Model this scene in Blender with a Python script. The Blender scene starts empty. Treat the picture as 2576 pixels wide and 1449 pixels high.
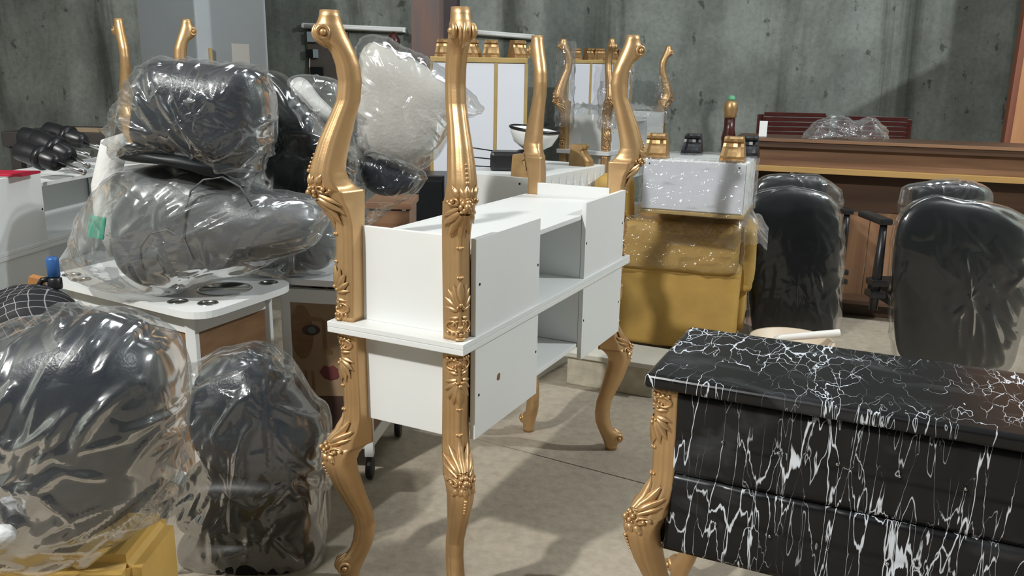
import bpy, bmesh, math, random
import numpy as np
from mathutils import Vector, Matrix, noise
random.seed(7)
S = bpy.context.scene
COL = S.collection
PI = math.pi
R = math.radians

# ------------------------------------------------------------------ camera
FPX, PITCH, ROLL, CAMH = 2102.3, 0.2465, 0.0179, 1.4421     # focal length in px of a 2576x1449 frame
_cp, _sp = math.cos(PITCH), math.sin(PITCH)
_fw = Vector((0, _cp, -_sp)); _up0 = Vector((0, _sp, _cp)); _rt0 = Vector((1, 0, 0))
_rt = _rt0*math.cos(ROLL) + _up0*math.sin(ROLL)
_up = -_rt0*math.sin(ROLL) + _up0*math.cos(ROLL)
CAM = Vector((0, 0, CAMH))
cd = bpy.data.cameras.new('camera'); cam = bpy.data.objects.new('camera', cd); COL.objects.link(cam)
cd.sensor_width = 36; cd.sensor_fit = 'HORIZONTAL'; cd.lens = FPX/2576*36; cd.clip_start = .05; cd.clip_end = 60
m = Matrix((_rt, _up, -_fw)).transposed().to_4x4(); m.translation = CAM
cam.matrix_world = m
S.camera = cam
def ray(px, py): return _fw + _rt*((px-1288)/FPX) - _up*((py-724.5)/FPX)
def atY(px, py, Y): d = ray(px, py); return CAM + d*(Y/d.y)
def atZ(px, py, z): d = ray(px, py); return CAM + d*((z-CAMH)/d.z)

# ------------------------------------------------------------------ light
S.view_settings.view_transform = 'Standard'; S.view_settings.look = 'None'
S.view_settings.exposure = 0.1; S.view_settings.gamma = 1.0
S.view_settings.use_curve_mapping = False
w = bpy.data.worlds.new('world'); S.world = w; w.use_nodes = True
w.node_tree.nodes['Background'].inputs[0].default_value = (.62, .70, .78, 1)
w.node_tree.nodes['Background'].inputs[1].default_value = .06
def lamp(name, kind, loc, power, color=(1, 1, 1), size=.3, target=None, size_y=None, spot=None):
    l = bpy.data.lights.new(name, kind); l.energy = power; l.color = color
    if kind == 'AREA':
        l.size = size
        if size_y: l.shape = 'RECTANGLE'; l.size_y = size_y
    else: l.shadow_soft_size = size
    if spot: l.spot_size = R(spot); l.spot_blend = .4
    o = bpy.data.objects.new(name, l); COL.objects.link(o); o.location = loc
    if target is not None:
        o.rotation_euler = (Vector(target)-Vector(loc)).to_track_quat('-Z', 'Y').to_euler()
    return o
lamp('work_lamp', 'POINT', (-3.0, -.85, 4.7), 1060, (1, .985, .955), .12)
lamp('hall_lamp', 'POINT', (4.4, 2.7, 4.3), 600, (.94, .98, 1), .05)
lamp('overhead_fill', 'AREA', (.5, 4.2, 5.4), 40, (.92, .97, 1), 3.2, (.5, 4.2, 0), 1.2)  # added overhead fill light, not a fixture of the hall

# ------------------------------------------------------------------ materials
MATS = {}
def _mat(name):
    m = bpy.data.materials.new(name); m.use_nodes = True; MATS[name] = m
    nt = m.node_tree; return m, nt, nt.nodes, nt.links, nt.nodes['Principled BSDF']
def pmat(name, col, rough=.5, metal=0, var=.0, vscale=8, bump=0, bscale=60, stretch=(1, 1, 1), coat=0, col2=None, spec=None, emit=None):
    m, nt, N, L, b = _mat(name)
    b.inputs['Roughness'].default_value = rough; b.inputs['Metallic'].default_value = metal
    b.inputs['Base Color'].default_value = (*col, 1)
    if coat: b.inputs['Coat Weight'].default_value = coat; b.inputs['Coat Roughness'].default_value = .12
    if spec is not None: b.inputs['Specular IOR Level'].default_value = spec
    tc = N.new('ShaderNodeTexCoord'); mp = N.new('ShaderNodeMapping'); mp.inputs['Scale'].default_value = stretch
    L.new(tc.outputs['Object'], mp.inputs['Vector'])
    if var or col2:
        nz = N.new('ShaderNodeTexNoise'); nz.inputs['Scale'].default_value = vscale; nz.inputs['Detail'].default_value = 5
        L.new(mp.outputs[0], nz.inputs['Vector'])
        rp = N.new('ShaderNodeValToRGB'); rp.color_ramp.elements[0].position = .3; rp.color_ramp.elements[1].position = .7
        c2 = col2 or tuple(min(1, c*(1+var)) for c in col); c1 = col if col2 else tuple(c*(1-var) for c in col)
        rp.color_ramp.elements[0].color = (*c1, 1); rp.color_ramp.elements[1].color = (*c2, 1)
        L.new(nz.outputs[0], rp.inputs[0]); L.new(rp.outputs[0], b.inputs['Base Color'])
    if bump:
        n2 = N.new('ShaderNodeTexNoise'); n2.inputs['Scale'].default_value = bscale; n2.inputs['Detail'].default_value = 4
        L.new(mp.outputs[0], n2.inputs['Vector'])
        bp = N.new('ShaderNodeBump'); bp.inputs['Strength'].default_value = bump; bp.inputs['Distance'].default_value = .01
        L.new(n2.outputs[0], bp.inputs['Height']); L.new(bp.outputs[0], b.inputs['Normal'])
    return m

pmat('white_board', (.78, .80, .79), .42, var=.02, vscale=3)
pmat('white_enamel', (.80, .82, .81), .25, var=.02, vscale=4)
pmat('mirror_white', (.74, .77, .84), .16, var=.02, vscale=2)
pmat('gold', (.60, .385, .19), .40, metal=.66, var=.06, vscale=14, bump=.05, bscale=220)
pmat('gold_old', (.46, .29, .13), .38, metal=.6, var=.2, vscale=14)
pmat('gold_strip', (.56, .40, .16), .4, metal=.4, var=.1)
pmat('black_plastic', (.012, .012, .014), .35, var=.1)
pmat('black_vinyl', (.007, .0085, .010), .42, spec=.3, var=.2, vscale=5, bump=.03, bscale=140)
pmat('navy_vinyl', (.018, .024, .034), .34, var=.2, vscale=5, bump=.15, bscale=140)
pmat('grey_vinyl', (.10, .105, .11), .42, var=.15, vscale=5, bump=.15, bscale=140)
pmat('beige_cloth', (.52, .50, .46), .85, var=.08, vscale=7, bump=.3, bscale=90)
pmat('white_cloth', (.66, .66, .64), .8, var=.06, vscale=7, bump=.3, bscale=90)
pmat('yellow_foam', (.52, .33, .085), .62, var=.14, vscale=5, bump=.12, bscale=40)
pmat('card_brown', (.36, .22, .075), .75, var=.12, vscale=6)
pmat('steel', (.62, .62, .58), .2, metal=1)
pmat('chrome', (.7, .7, .72), .15, metal=1)
pmat('rust_steel', (.10, .085, .088), .6, col2=(.17, .095, .07), vscale=7, stretch=(3, 3, .5))
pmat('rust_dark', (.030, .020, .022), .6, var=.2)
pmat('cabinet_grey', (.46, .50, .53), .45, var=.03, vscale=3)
pmat('cabinet_grey_shaded', (.27, .30, .32), .5, var=.03, vscale=3)  # cabinet grey darkened, shade on the side put into the colour
pmat('red_wood', (.055, .012, .010), .3, var=.3, vscale=12, stretch=(1, 1, 6))
pmat('stone', (.50, .46, .36), .8, var=.18, vscale=18, bump=.25, bscale=50)
pmat('cream_plastic', (.62, .52, .40), .4)
pmat('clear_white', (.78, .76, .72), .3)
pmat('blue_plastic', (.03, .11, .32), .4)
pmat('green_tape', (.0, .42, .26), .5)
pmat('red_card', (.45, .01, .04), .5)
pmat('orange_card', (.42, .19, .06), .7)
pmat('hole', (.004, .004, .004), .9)
pmat('chip_brown', (.23, .12, .06), .9)
pmat('tan_board', (.30, .22, .14), .7, var=.1)
pmat('dark_board', (.035, .030, .028), .6, var=.15)
pmat('tile_cream', (.58, .56, .49), .5, var=.06)
pmat('skin_print', (.34, .24, .145), .45, col2=(.27, .17, .10), vscale=5)
pmat('print_dark', (.055, .03, .022), .5, var=.3)
pmat('print_lip', (.13, .035, .035), .5, var=.2)
pmat('print_eye', (.09, .13, .11), .4)
pmat('print_brown', (.15, .075, .035), .5, col2=(.26, .15, .07), vscale=6, stretch=(1, 1, 3))
pmat('tube_white', (.86, .87, .86), .3)
pmat('switch_blue', (.40, .47, .52), .5)
pmat('wall_board', (.13, .11, .095), .8, var=.1)
pmat('film_white', (.62, .63, .63), .35, bump=.4, bscale=60)
pmat('green_cap', (.12, .36, .20), .5)

def wood(name, c1, c2, scale=1.2, rough=.5, axis=0):
    m, nt, N, L, b = _mat(name)
    tc = N.new('ShaderNodeTexCoord'); mp = N.new('ShaderNodeMapping')
    st = [14, 14, 14]; st[axis] = 1.0; mp.inputs['Scale'].default_value = st
    L.new(tc.outputs['Object'], mp.inputs['Vector'])
    nz = N.new('ShaderNodeTexNoise'); nz.inputs['Scale'].default_value = scale; nz.inputs['Detail'].default_value = 6; nz.inputs['Distortion'].default_value = .6
    L.new(mp.outputs[0], nz.inputs['Vector'])
    rp = N.new('ShaderNodeValToRGB'); rp.color_ramp.elements[0].position = .32; rp.color_ramp.elements[1].position = .68
    rp.color_ramp.elements[0].color = (*c1, 1); rp.color_ramp.elements[1].color = (*c2, 1)
    L.new(nz.outputs[0], rp.inputs[0]); L.new(rp.outputs[0], b.inputs['Base Color']); b.inputs['Roughness'].default_value = rough
    return m
wood('brown_wood', (.17, .086, .046), (.28, .155, .085))
wood('brown_wood_up', (.21, .105, .055), (.36, .20, .105), axis=2)
wood('dark_wood', (.060, .030, .017), (.10, .052, .028))
wood('yellow_wood', (.42, .25, .085), (.50, .31, .11))
wood('orange_wood', (.40, .19, .085), (.48, .25, .12), axis=2)
wood('edge_wood', (.17, .055, .032), (.22, .08, .045), axis=2)

def concrete(name, cols, streak=0):
    m, nt, N, L, b = _mat(name)
    b.inputs['Roughness'].default_value = .85
    tc = N.new('ShaderNodeTexCoord')
    def nse(scale, det, st=(1, 1, 1), dist=0):
        mp = N.new('ShaderNodeMapping'); mp.inputs['Scale'].default_value = st; L.new(tc.outputs['Object'], mp.inputs['Vector'])
        n = N.new('ShaderNodeTexNoise'); n.inputs['Scale'].default_value = scale; n.inputs['Detail'].default_value = det
        n.inputs['Distortion'].default_value = dist; n.inputs['Roughness'].default_value = .62
        L.new(mp.outputs[0], n.inputs['Vector']); return n
    def ramp(src, stops):
        rp = N.new('ShaderNodeValToRGB'); e = rp.color_ramp.elements
        e[0].position, e[0].color = stops[0][0], (*stops[0][1], 1); e[1].position, e[1].color = stops[-1][0], (*stops[-1][1], 1)
        for p, c in stops[1:-1]:
            x = e.new(p); x.color = (*c, 1)
        L.new(src, rp.inputs[0]); return rp
    def mul(a, bb):
        mx = N.new('ShaderNodeMix'); mx.data_type = 'RGBA'; mx.blend_type = 'MULTIPLY'; mx.inputs[0].default_value = 1
        L.new(a, mx.inputs[6]); L.new(bb, mx.inputs[7]); return mx.outputs[2]
    base = ramp(nse(1.3, 8).outputs[0], [(.30, cols[0]), (.52, cols[1]), (.72, cols[2])]).outputs[0]
    fine = ramp(nse(26, 6).outputs[0], [(.30, (.78, .78, .78)), (.6, (1, 1, 1))]).outputs[0]
    out = mul(base, fine)
    if streak:
        # damp run-down stains: tall dark bands with ragged edges and pits
        st = ramp(nse(.62, 7, (1.9, 1, .20), 1.0).outputs[0], [(.36, (.30, .30, .28)), (.47, (.80, .80, .78)), (.56, (1, 1, 1))]).outputs[0]
        pit = ramp(nse(9, 3, (1, 1, .7)).outputs[0], [(.30, (.42, .42, .40)), (.36, (1, 1, 1))]).outputs[0]
        out = mul(mul(out, st), pit)
    L.new(out, b.inputs['Base Color'])
    bp = N.new('ShaderNodeBump'); bp.inputs['Strength'].default_value = .35; bp.inputs['Distance'].default_value = .01
    L.new(nse(38, 6).outputs[0], bp.inputs['Height']); L.new(bp.outputs[0], b.inputs['Normal'])
    return m
concrete('concrete_floor', [(.28, .24, .185), (.38, .33, .255), (.45, .395, .31)])
concrete('concrete_wall', [(.155, .17, .155), (.26, .285, .26), (.33, .36, .33)], streak=1)
pmat('ceiling_paint', (.22, .23, .23), .9)

def film_mat(name, haze=.03, gloss=.04, edge=.30, tint=(.97, .975, .975), rough=.13, bump=.55, bscale=9):
    m, nt, N, L, b = _mat(name)
    out = N['Material Output']
    tr = N.new('ShaderNodeBsdfTransparent'); tr.inputs[0].default_value = (*tint, 1)
    gl = N.new('ShaderNodeBsdfGlossy'); gl.inputs['Roughness'].default_value = rough; gl.inputs[0].default_value = (1, 1, 1, 1)
    df = N.new('ShaderNodeBsdfDiffuse'); df.inputs[0].default_value = (.80, .82, .83, 1)
    lw = N.new('ShaderNodeLayerWeight'); lw.inputs[0].default_value = .3
    tc = N.new('ShaderNodeTexCoord'); n = N.new('ShaderNodeTexNoise'); n.inputs['Scale'].default_value = bscale; n.inputs['Detail'].default_value = 3; n.inputs['Distortion'].default_value = 1.2
    L.new(tc.outputs['Object'], n.inputs['Vector'])
    bp = N.new('ShaderNodeBump'); bp.inputs['Strength'].default_value = bump; bp.inputs['Distance'].default_value = .03
    n.inputs['Detail'].default_value = 1.5; n.inputs['Distortion'].default_value = .5
    sb = N.new('ShaderNodeMath'); sb.operation = 'SUBTRACT'; sb.inputs[1].default_value = .5; L.new(n.outputs[0], sb.inputs[0])
    ab = N.new('ShaderNodeMath'); ab.operation = 'ABSOLUTE'; L.new(sb.outputs[0], ab.inputs[0])
    L.new(ab.outputs[0], bp.inputs['Height'])
    for x in (gl, df): L.new(bp.outputs[0], x.inputs['Normal'])
    pw = N.new('ShaderNodeMath'); pw.operation = 'POWER'; pw.inputs[1].default_value = 2.5; L.new(lw.outputs['Facing'], pw.inputs[0])
    hz = N.new('ShaderNodeMath'); hz.operation = 'MULTIPLY_ADD'; hz.inputs[1].default_value = edge; hz.inputs[2].default_value = haze; L.new(pw.outputs[0], hz.inputs[0])
    m1 = N.new('ShaderNodeMixShader'); L.new(hz.outputs[0], m1.inputs[0])
    L.new(tr.outputs[0], m1.inputs[1]); L.new(df.outputs[0], m1.inputs[2])
    ma = N.new('ShaderNodeMath'); ma.operation = 'MULTIPLY_ADD'; ma.inputs[1].default_value = .35; ma.inputs[2].default_value = gloss
    ma.use_clamp = True
    L.new(lw.outputs['Fresnel'], ma.inputs[0])
    m2 = N.new('ShaderNodeMixShader'); L.new(ma.outputs[0], m2.inputs[0]); L.new(m1.outputs[0], m2.inputs[1]); L.new(gl.outputs[0], m2.inputs[2])
    L.new(m2.outputs[0], out.inputs['Surface'])
    return m
film_mat('film', .025, .07)
film_mat('film_hazy', .06, .07, .34)
film_mat('film_thin', .006, .028, .10, bump=.35, bscale=6)
film_mat('film_wrap', .03, .05, .25, bscale=24, bump=.8, rough=.14)

def marble(name):
    m, nt, N, L, b = _mat(name)
    b.inputs['Roughness'].default_value = .26; b.inputs['Specular IOR Level'].default_value = .32
    tc = N.new('ShaderNodeTexCoord')
    def mapping(st, loc=(0, 0, 0), rot=(0, 0, 0)):
        mp = N.new('ShaderNodeMapping'); mp.inputs['Scale'].default_value = st; mp.inputs['Location'].default_value = loc
        mp.inputs['Rotation'].default_value = rot; L.new(tc.outputs['Object'], mp.inputs['Vector']); return mp.outputs[0]
    def noise_(v, sc, det=4, dist=0):
        n = N.new('ShaderNodeTexNoise'); n.inputs['Scale'].default_value = sc; n.inputs['Detail'].default_value = det; n.inputs['Distortion'].default_value = dist
        L.new(v, n.inputs['Vector']); return n
    def math_(op, a, bb, c=None):
        x = N.new('ShaderNodeMath'); x.operation = op; x.use_clamp = False
        for i, v in enumerate((a, bb, c)):
            if v is None: continue
            if isinstance(v, (int, float)): x.inputs[i].default_value = v
            else: L.new(v, x.inputs[i])
        return x.outputs[0]
    def veins(st, loc, scale, wid, mask_sc, mask_lo, mask_hi, det=5, rough=.62):
        n = noise_(mapping(st, loc), scale, det, .25); n.inputs['Roughness'].default_value = rough
        mk = noise_(mapping((st[0]*1.0, st[1]*.9, st[2]*.8), (loc[0]+3, loc[1]+1, loc[2])), mask_sc, 4)
        mr = N.new('ShaderNodeMapRange'); mr.inputs[1].default_value = mask_lo; mr.inputs[2].default_value = mask_hi
        L.new(mk.outputs[0], mr.inputs[0])
        d = math_('ABSOLUTE', math_('SUBTRACT', n.outputs[0], .5), 0)
        wv = math_('MULTIPLY', math_('POWER', mr.outputs[0], 1.6), wid)
        r = math_('MULTIPLY', math_('SUBTRACT', wv, d), 260.0)
        cl = N.new('ShaderNodeClamp'); L.new(r, cl.inputs[0]); return cl.outputs[0]
    def cracks(st, loc, scale, wid, jag, mask_sc, lo, hi):
        v0 = mapping(st, loc)
        def add(v, sc, amt):
            n = noise_(v, sc, 4); ma = N.new('ShaderNodeVectorMath'); ma.operation = 'MULTIPLY_ADD'
            L.new(n.outputs['Color'], ma.inputs[0]); ma.inputs[1].default_value = (amt, amt, amt); L.new(v, ma.inputs[2]); return ma.outputs[0]
        v = add(add(v0, 5.0, .10), 26.0, jag)
        vo = N.new('ShaderNodeTexVoronoi'); vo.feature = 'DISTANCE_TO_EDGE'; vo.inputs['Scale'].default_value = scale; vo.inputs['Randomness'].default_value = 1
        L.new(v, vo.inputs['Vector'])
        mk = noise_(mapping((1, .5, .45), (loc[0]+5, loc[1]+2, loc[2])), mask_sc, 3)
        mr = N.new('ShaderNodeMapRange'); mr.inputs[1].default_value = lo; mr.inputs[2].default_value = hi; L.new(mk.outputs[0], mr.inputs[0])
        blob = noise_(mapping((st[0], st[1], st[2]*2), loc), 22.0, 2)
        wv = math_('MULTIPLY', math_('MULTIPLY', mr.outputs[0], wid), math_('MULTIPLY_ADD', blob.outputs[0], 1.9, -.10))
        cl = N.new('ShaderNodeClamp'); L.new(math_('MULTIPLY', math_('SUBTRACT', wv, vo.outputs['Distance']), 95.0), cl.inputs[0]); return cl.outputs[0]
    v1 = cracks((1, .42, .15), (0, 0, 0), 13.0, .034, .045, 7.0, .40, .68)
    v2 = veins((1, .40, .12), (4.2, 1, 2), 11.0, .0085, 4.0, .32, .60, 3.5, .55)
    v3 = cracks((1, .40, .14), (7, 3, 1), 20.0, .028, .040, 6.0, .46, .72)
    mx = math_('MAXIMUM', math_('MAXIMUM', v1, v2), v3)
    smoke = noise_(mapping((1.5, 5, 2.2)), 2.2, 6, .8)
    sm = N.new('ShaderNodeMapRange'); sm.inputs[1].default_value = .56; sm.inputs[2].default_value = .85; sm.inputs[4].default_value = .10
    L.new(smoke.outputs[0], sm.inputs[0])
    tot = N.new('ShaderNodeClamp'); L.new(math_('MAXIMUM', mx, sm.outputs[0]), tot.inputs[0])
    mix = N.new('ShaderNodeMix'); mix.data_type = 'RGBA'; L.new(tot.outputs[0], mix.inputs[0])
    mix.inputs[6].default_value = (.0095, .0095, .0105, 1); mix.inputs[7].default_value = (.66, .70, .76, 1)
    L.new(mix.outputs[2], b.inputs['Base Color'])
    return m
marble('black_marble')

def check_cloth(name):
    m, nt, N, L, b = _mat(name)
    b.inputs['Roughness'].default_value = .7
    tc = N.new('ShaderNodeTexCoord'); mp = N.new('ShaderNodeMapping'); mp.inputs['Rotation'].default_value = (.75, .5, .2)
    L.new(tc.outputs['Object'], mp.inputs['Vector'])
    br = N.new('ShaderNodeSeparateXYZ'); L.new(mp.outputs[0], br.inputs[0])
    outs = []
    for ax in (0, 2):
        a = N.new('ShaderNodeMath'); a.operation = 'PINGPONG'; a.inputs[1].default_value = .013; L.new(br.outputs[ax], a.inputs[0])
        c = N.new('ShaderNodeMath'); c.operation = 'LESS_THAN'; c.inputs[1].default_value = .0010; L.new(a.outputs[0], c.inputs[0]); outs.append(c.outputs[0])
    mx = N.new('ShaderNodeMath'); mx.operation = 'MAXIMUM'; L.new(outs[0], mx.inputs[0]); L.new(outs[1], mx.inputs[1])
    mix = N.new('ShaderNodeMix'); mix.data_type = 'RGBA'; L.new(mx.outputs[0], mix.inputs[0])
    mix.inputs[6].default_value = (.010, .010, .012, 1); mix.inputs[7].default_value = (.26, .26, .28, 1)
    L.new(mix.outputs[2], b.inputs['Base Color'])
check_cloth('check_cloth')

# ------------------------------------------------------------------ helpers
def mesh_from(name, verts, faces, smooth=False):
    me = bpy.data.meshes.new(name); me.from_pydata([tuple(v) for v in verts], [], faces); me.update()
    if smooth:
        me.polygons.foreach_set('use_smooth', [True]*len(me.polygons))
    return me
def obj(name, me, mat, parent=None, loc=(0, 0, 0), rot=None):
    if isinstance(me, bmesh.types.BMesh):
        bm = me; me = bpy.data.meshes.new(name); bmesh.ops.recalc_face_normals(bm, faces=bm.faces); bm.to_mesh(me); bm.free()
    o = bpy.data.objects.new(name, me); COL.objects.link(o)
    if mat and not me.materials: me.materials.append(MATS[mat])
    o.location = loc
    if rot is not None: o.rotation_euler = rot
    if parent: o.parent = parent
    return o
def tag(o, label, cat, group=None, kind=None):
    o['label'] = label; o['category'] = cat
    if group: o['group'] = group
    if kind: o['kind'] = kind
    return o
def thing(name, label, cat, loc=(0, 0, 0), rotz=0, group=None, rot=None):
    o = bpy.data.objects.new(name, None); COL.objects.link(o); o.empty_display_size = .1
    o.location = loc; o.rotation_euler = rot or (0, 0, rotz)
    return tag(o, label, cat, group)
def struct(o): o['kind'] = 'structure'; return o
def copy_tree(o, parent=None):
    c = o.copy(); COL.objects.link(c); c.parent = parent
    for ch in o.children: copy_tree(ch, c)
    return c

def bbox(bm, x0, x1, y0, y1, z0, z1, bev=0):
    vs = [bm.verts.new((x, y, z)) for z in (z0, z1) for y in (y0, y1) for x in (x0, x1)]
    fs = [(0, 2, 3, 1), (4, 5, 7, 6), (0, 1, 5, 4), (2, 6, 7, 3), (0, 4, 6, 2), (1, 3, 7, 5)]
    faces = [bm.faces.new([vs[i] for i in f]) for f in fs]
    if bev:
        es = list({e for f in faces for e in f.edges})
        bmesh.ops.bevel(bm, geom=es, offset=bev, segments=2, affect='EDGES', profile=.6)
def box(name, mat, parent, x0, x1, y0, y1, z0, z1, bev=.0015):
    bm = bmesh.new(); bbox(bm, x0, x1, y0, y1, z0, z1, bev); return obj(name, bm, mat, parent)
def lathe(prof, n=24, axis='z'):
    vs, fs = [], []
    for r, z in prof:
        for k in range(n):
            t = 2*PI*k/n; vs.append((r*math.cos(t), r*math.sin(t), z))
    for i in range(len(prof)-1):
        for k in range(n):
            a = i*n+k; b = i*n+(k+1) % n; fs.append((a, b, b+n, a+n))
    if prof[0][0] > 1e-5: fs.append(tuple(range(n))[::-1])
    if prof[-1][0] > 1e-5: fs.append(tuple((len(prof)-1)*n+k for k in range(n)))
    return vs, fs
def tube_path(pts, rad, n=10, closed_ends=True):
    pts = [Vector(p) for p in pts]; vs, fs = [], []
    rads = rad if isinstance(rad, (list, tuple)) else [rad]*len(pts)
    prev = None
    for i, p in enumerate(pts):
        t = (pts[min(i+1, len(pts)-1)]-pts[max(i-1, 0)]).normalized()
        ref = Vector((0, 0, 1)) if abs(t.z) < .9 else Vector((1, 0, 0))
        u = t.cross(ref).normalized() if prev is None else (prev - t*prev.dot(t)).normalized()
        prev = u; v = t.cross(u)
        for k in range(n):
            a = 2*PI*k/n; vs.append(p+u*(math.cos(a)*rads[i])+v*(math.sin(a)*rads[i]))
    for i in range(len(pts)-1):
        for k in range(n):
            a = i*n+k; b = i*n+(k+1) % n; fs.append((a, b, b+n, a+n))
    if closed_ends:
        fs.append(tuple(range(n))[::-1]); fs.append(tuple((len(pts)-1)*n+k for k in range(n)))
    return vs, fs
def tube(name, mat, parent, pts, rad, n=10): return obj(name, mesh_from(name, *tube_path(pts, rad, n), smooth=True), mat, parent)
def merge(parts):
    V, F = [], []
    for vs, fs in parts:
        o = len(V); V += [Vector(v) for v in vs]; F += [tuple(i+o for i in f) for f in fs]
    return V, F
def ball(c, r, n=10, m=6, sc=(1, 1, 1)):
    prof = [(r*math.sin(PI*i/m), -r*math.cos(PI*i/m)) for i in range(m+1)]
    prof[0] = (1e-6, -r); prof[-1] = (1e-6, r)
    vs, fs = lathe(prof, n); c = Vector(c)
    return [Vector((v[0]*sc[0], v[1]*sc[1], v[2]*sc[2]))+c for v in vs], fs

# pillow: an inflated closed body; its equator is the given outline in the vertical plane y = Y
def resample(P, n):
    P = [Vector(p) for p in P]; m_ = len(P)
    # closed Catmull-Rom, evenly spaced
    dense = []
    for i in range(m_):
        p0, p1, p2, p3 = P[i-1], P[i], P[(i+1) % m_], P[(i+2) % m_]
        for k in range(12):
            t = k/12
            dense.append(.5*((2*p1)+(p2-p0)*t+(2*p0-5*p1+4*p2-p3)*t*t+(3*p1-p0-3*p2+p3)*t**3))
    ln = [0]
    for i in range(len(dense)): ln.append(ln[-1]+(dense[(i+1) % len(dense)]-dense[i]).length)
    out = []; j = 0
    for k in range(n):
        s = ln[-1]*k/n
        while ln[j+1] < s: j += 1
        f = (s-ln[j])/max(1e-9, ln[j+1]-ln[j]); out.append(dense[j].lerp(dense[(j+1) % len(dense)], f))
    return out
def crease(p, freq, seed, k=2.0):
    a = 1-abs(noise.noise(Vector((p.x*freq+seed, p.y*freq*.8, p.z*freq-seed))))
    return a**(k*3)
def pillow(px, Y, thick, n=96, m_=40, ctr=None, p=2.4, amp=0, freq=7, seed=0, fold_ctr=None, ncr=0, crh=.02, spread=.35, org=None):
    """inflated body; amp = smooth lumps, ncr straight sharp creases of height crh, mostly running towards fold_ctr"""
    Bd = resample([atY(x, y, Y) for x, y in px], n)
    c = atY(*ctr, Y) if ctr else sum(Bd, Vector())/n
    Bn = np.array(Bd); cn = np.array(c)
    ph = np.linspace(0, PI, m_+1); s_ = np.clip(np.sin(ph), 0, 1)**(2/p); co = np.cos(ph); o_ = -thick*np.sign(co)*np.abs(co)**(2/p)
    V = cn+(Bn[None]-cn)*s_[:, None, None]; V[..., 1] += o_[:, None]; V = V.reshape(-1, 3)
    d = V-np.array([c.x, Y, c.z]); d[:, 1] *= 1.5; ln = np.linalg.norm(d, axis=1, keepdims=True); d = np.where(ln > 1e-6, d/np.maximum(ln, 1e-6), np.array([0, -1., 0]))
    h = np.zeros(len(V))
    if amp:
        h += amp*np.array([noise.noise(Vector((x*freq+seed, y*freq*.8, z*freq-seed)))+.45*noise.noise(Vector((x*freq*2.2-seed, y*freq*2, z*freq*2.2))) for x, y, z in V.tolist()])
    if ncr:
        rg = np.random.default_rng(int(seed*100)+5); lo = Bn.min(0); hi = Bn.max(0); size = max(hi[0]-lo[0], hi[2]-lo[2])
        fc = np.array(atY(*fold_ctr, Y)) if fold_ctr else None
        best = np.zeros(len(V))
        for i in range(ncr):
            side = -1 if i % 4 else 1
            q = np.array([rg.uniform(lo[0], hi[0]), rg.uniform(lo[2], hi[2])])
            if fc is not None and rg.random() < .7:
                r = q-fc[[0, 2]]; an = math.atan2(r[1], r[0])+rg.normal(0, spread*.5)
            else: an = rg.uniform(0, PI)
            L_ = size*rg.uniform(.10, .45); t = np.array([math.cos(an), math.sin(an)]); w_ = rg.uniform(.007, .020)*size/.55
            bend = rg.normal(0, .35)
            x = V[:, 0]-q[0]; z = V[:, 2]-q[1]
            al = x*t[0]+z*t[1]; ac = -x*t[1]+z*t[0]-bend*al*al/max(L_, .01)
            ta = np.clip(1-np.abs(al)/(L_*.5), 0, 1)**.6; pr = np.clip(1-np.abs(ac)/w_, 0, 1)
            hh = crh*rg.uniform(.35, 1)*ta*pr*(V[:, 1]*side >= Y*side-.02)
            best = np.maximum(best, hh)
        h += best
    V = V+d*h[:, None]
    if org is not None: V = V-np.array(org)
    fs = []
    for i in range(m_):
        for k in range(n):
            a = i*n+k; b = i*n+(k+1) % n; fs.append((a, a+n, b+n, b))
    return mesh_from('pillow', V.tolist(), fs, True)

def wrapped(name, label, cat, Y, film_px, film_thick, inner, film='film', group=None, lay=None, base=None, **kw):
    """a thing in a clear bag: inner = list of (name, outline, thickness, material, extra)"""
    zmin = min(atY(x, y, Y).z for x, y in film_px); xs = [atY(x, y, Y).x for x, y in film_px]
    org = Vector((sum((min(xs), max(xs)))/2, Y, max(0, zmin)))
    t = thing(name, label, cat, org, group=group)
    for it in inner:
        nm, px, th, mat = it[:4]; ex = it[4] if len(it) > 4 else {}
        yy = ex.pop('Y', Y)
        o = obj(nm, pillow(px, yy, th, n=64, m_=24, org=org, **ex), mat, t)
    o = obj('plastic_bag', pillow(film_px, Y, film_thick, org=org, n=180, m_=90, **kw), film, t)
    o['label'] = 'clear crumpled plastic bag'
    return t, org

# ------------------------------------------------------------------ the setting
J0 = atZ(1370, 1150, 0); J1 = atZ(1612, 1214, 0); jd = (J1-J0).normalized(); jn = Vector((-jd.y, jd.x, 0))
fl = struct(box('floor', 'concrete_floor', None, -6.2, 6.7, -4.2, 8.9, -.12, -.012, 0))
def halfplane(side):
    # floor slab on one side of the joint
    rect = [Vector((-6.2, -4.2, 0)), Vector((6.7, -4.2, 0)), Vector((6.7, 8.9, 0)), Vector((-6.2, 8.9, 0))]
    out = []; f = lambda p: ((p-J0).dot(jn)-.003*side)*side
    for i in range(4):
        a, b = rect[i], rect[(i+1) % 4]; fa, fb = f(a), f(b)
        if fa >= 0: out.append(a)
        if fa*fb < 0: out.append(a.lerp(b, fa/(fa-fb)))
    bm = bmesh.new(); f0 = bm.faces.new([bm.verts.new(p+Vector((0, 0, -.012))) for p in out])
    r = bmesh.ops.extrude_face_region(bm, geom=[f0])
    for v in r['geom']:
        if isinstance(v, bmesh.types.BMVert): v.co.z = 0
    return bm
for s in (1, -1): obj('floor_slab', halfplane(s), 'concrete_floor', fl)
struct(box('wall_back', 'concrete_wall', None, -6.2, 6.7, 8.6, 8.9, 0, 5.6, 0))
struct(box('wall_left', 'concrete_wall', None, -6.5, -6.2, -4.2, 8.9, 0, 5.6, 0))
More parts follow.
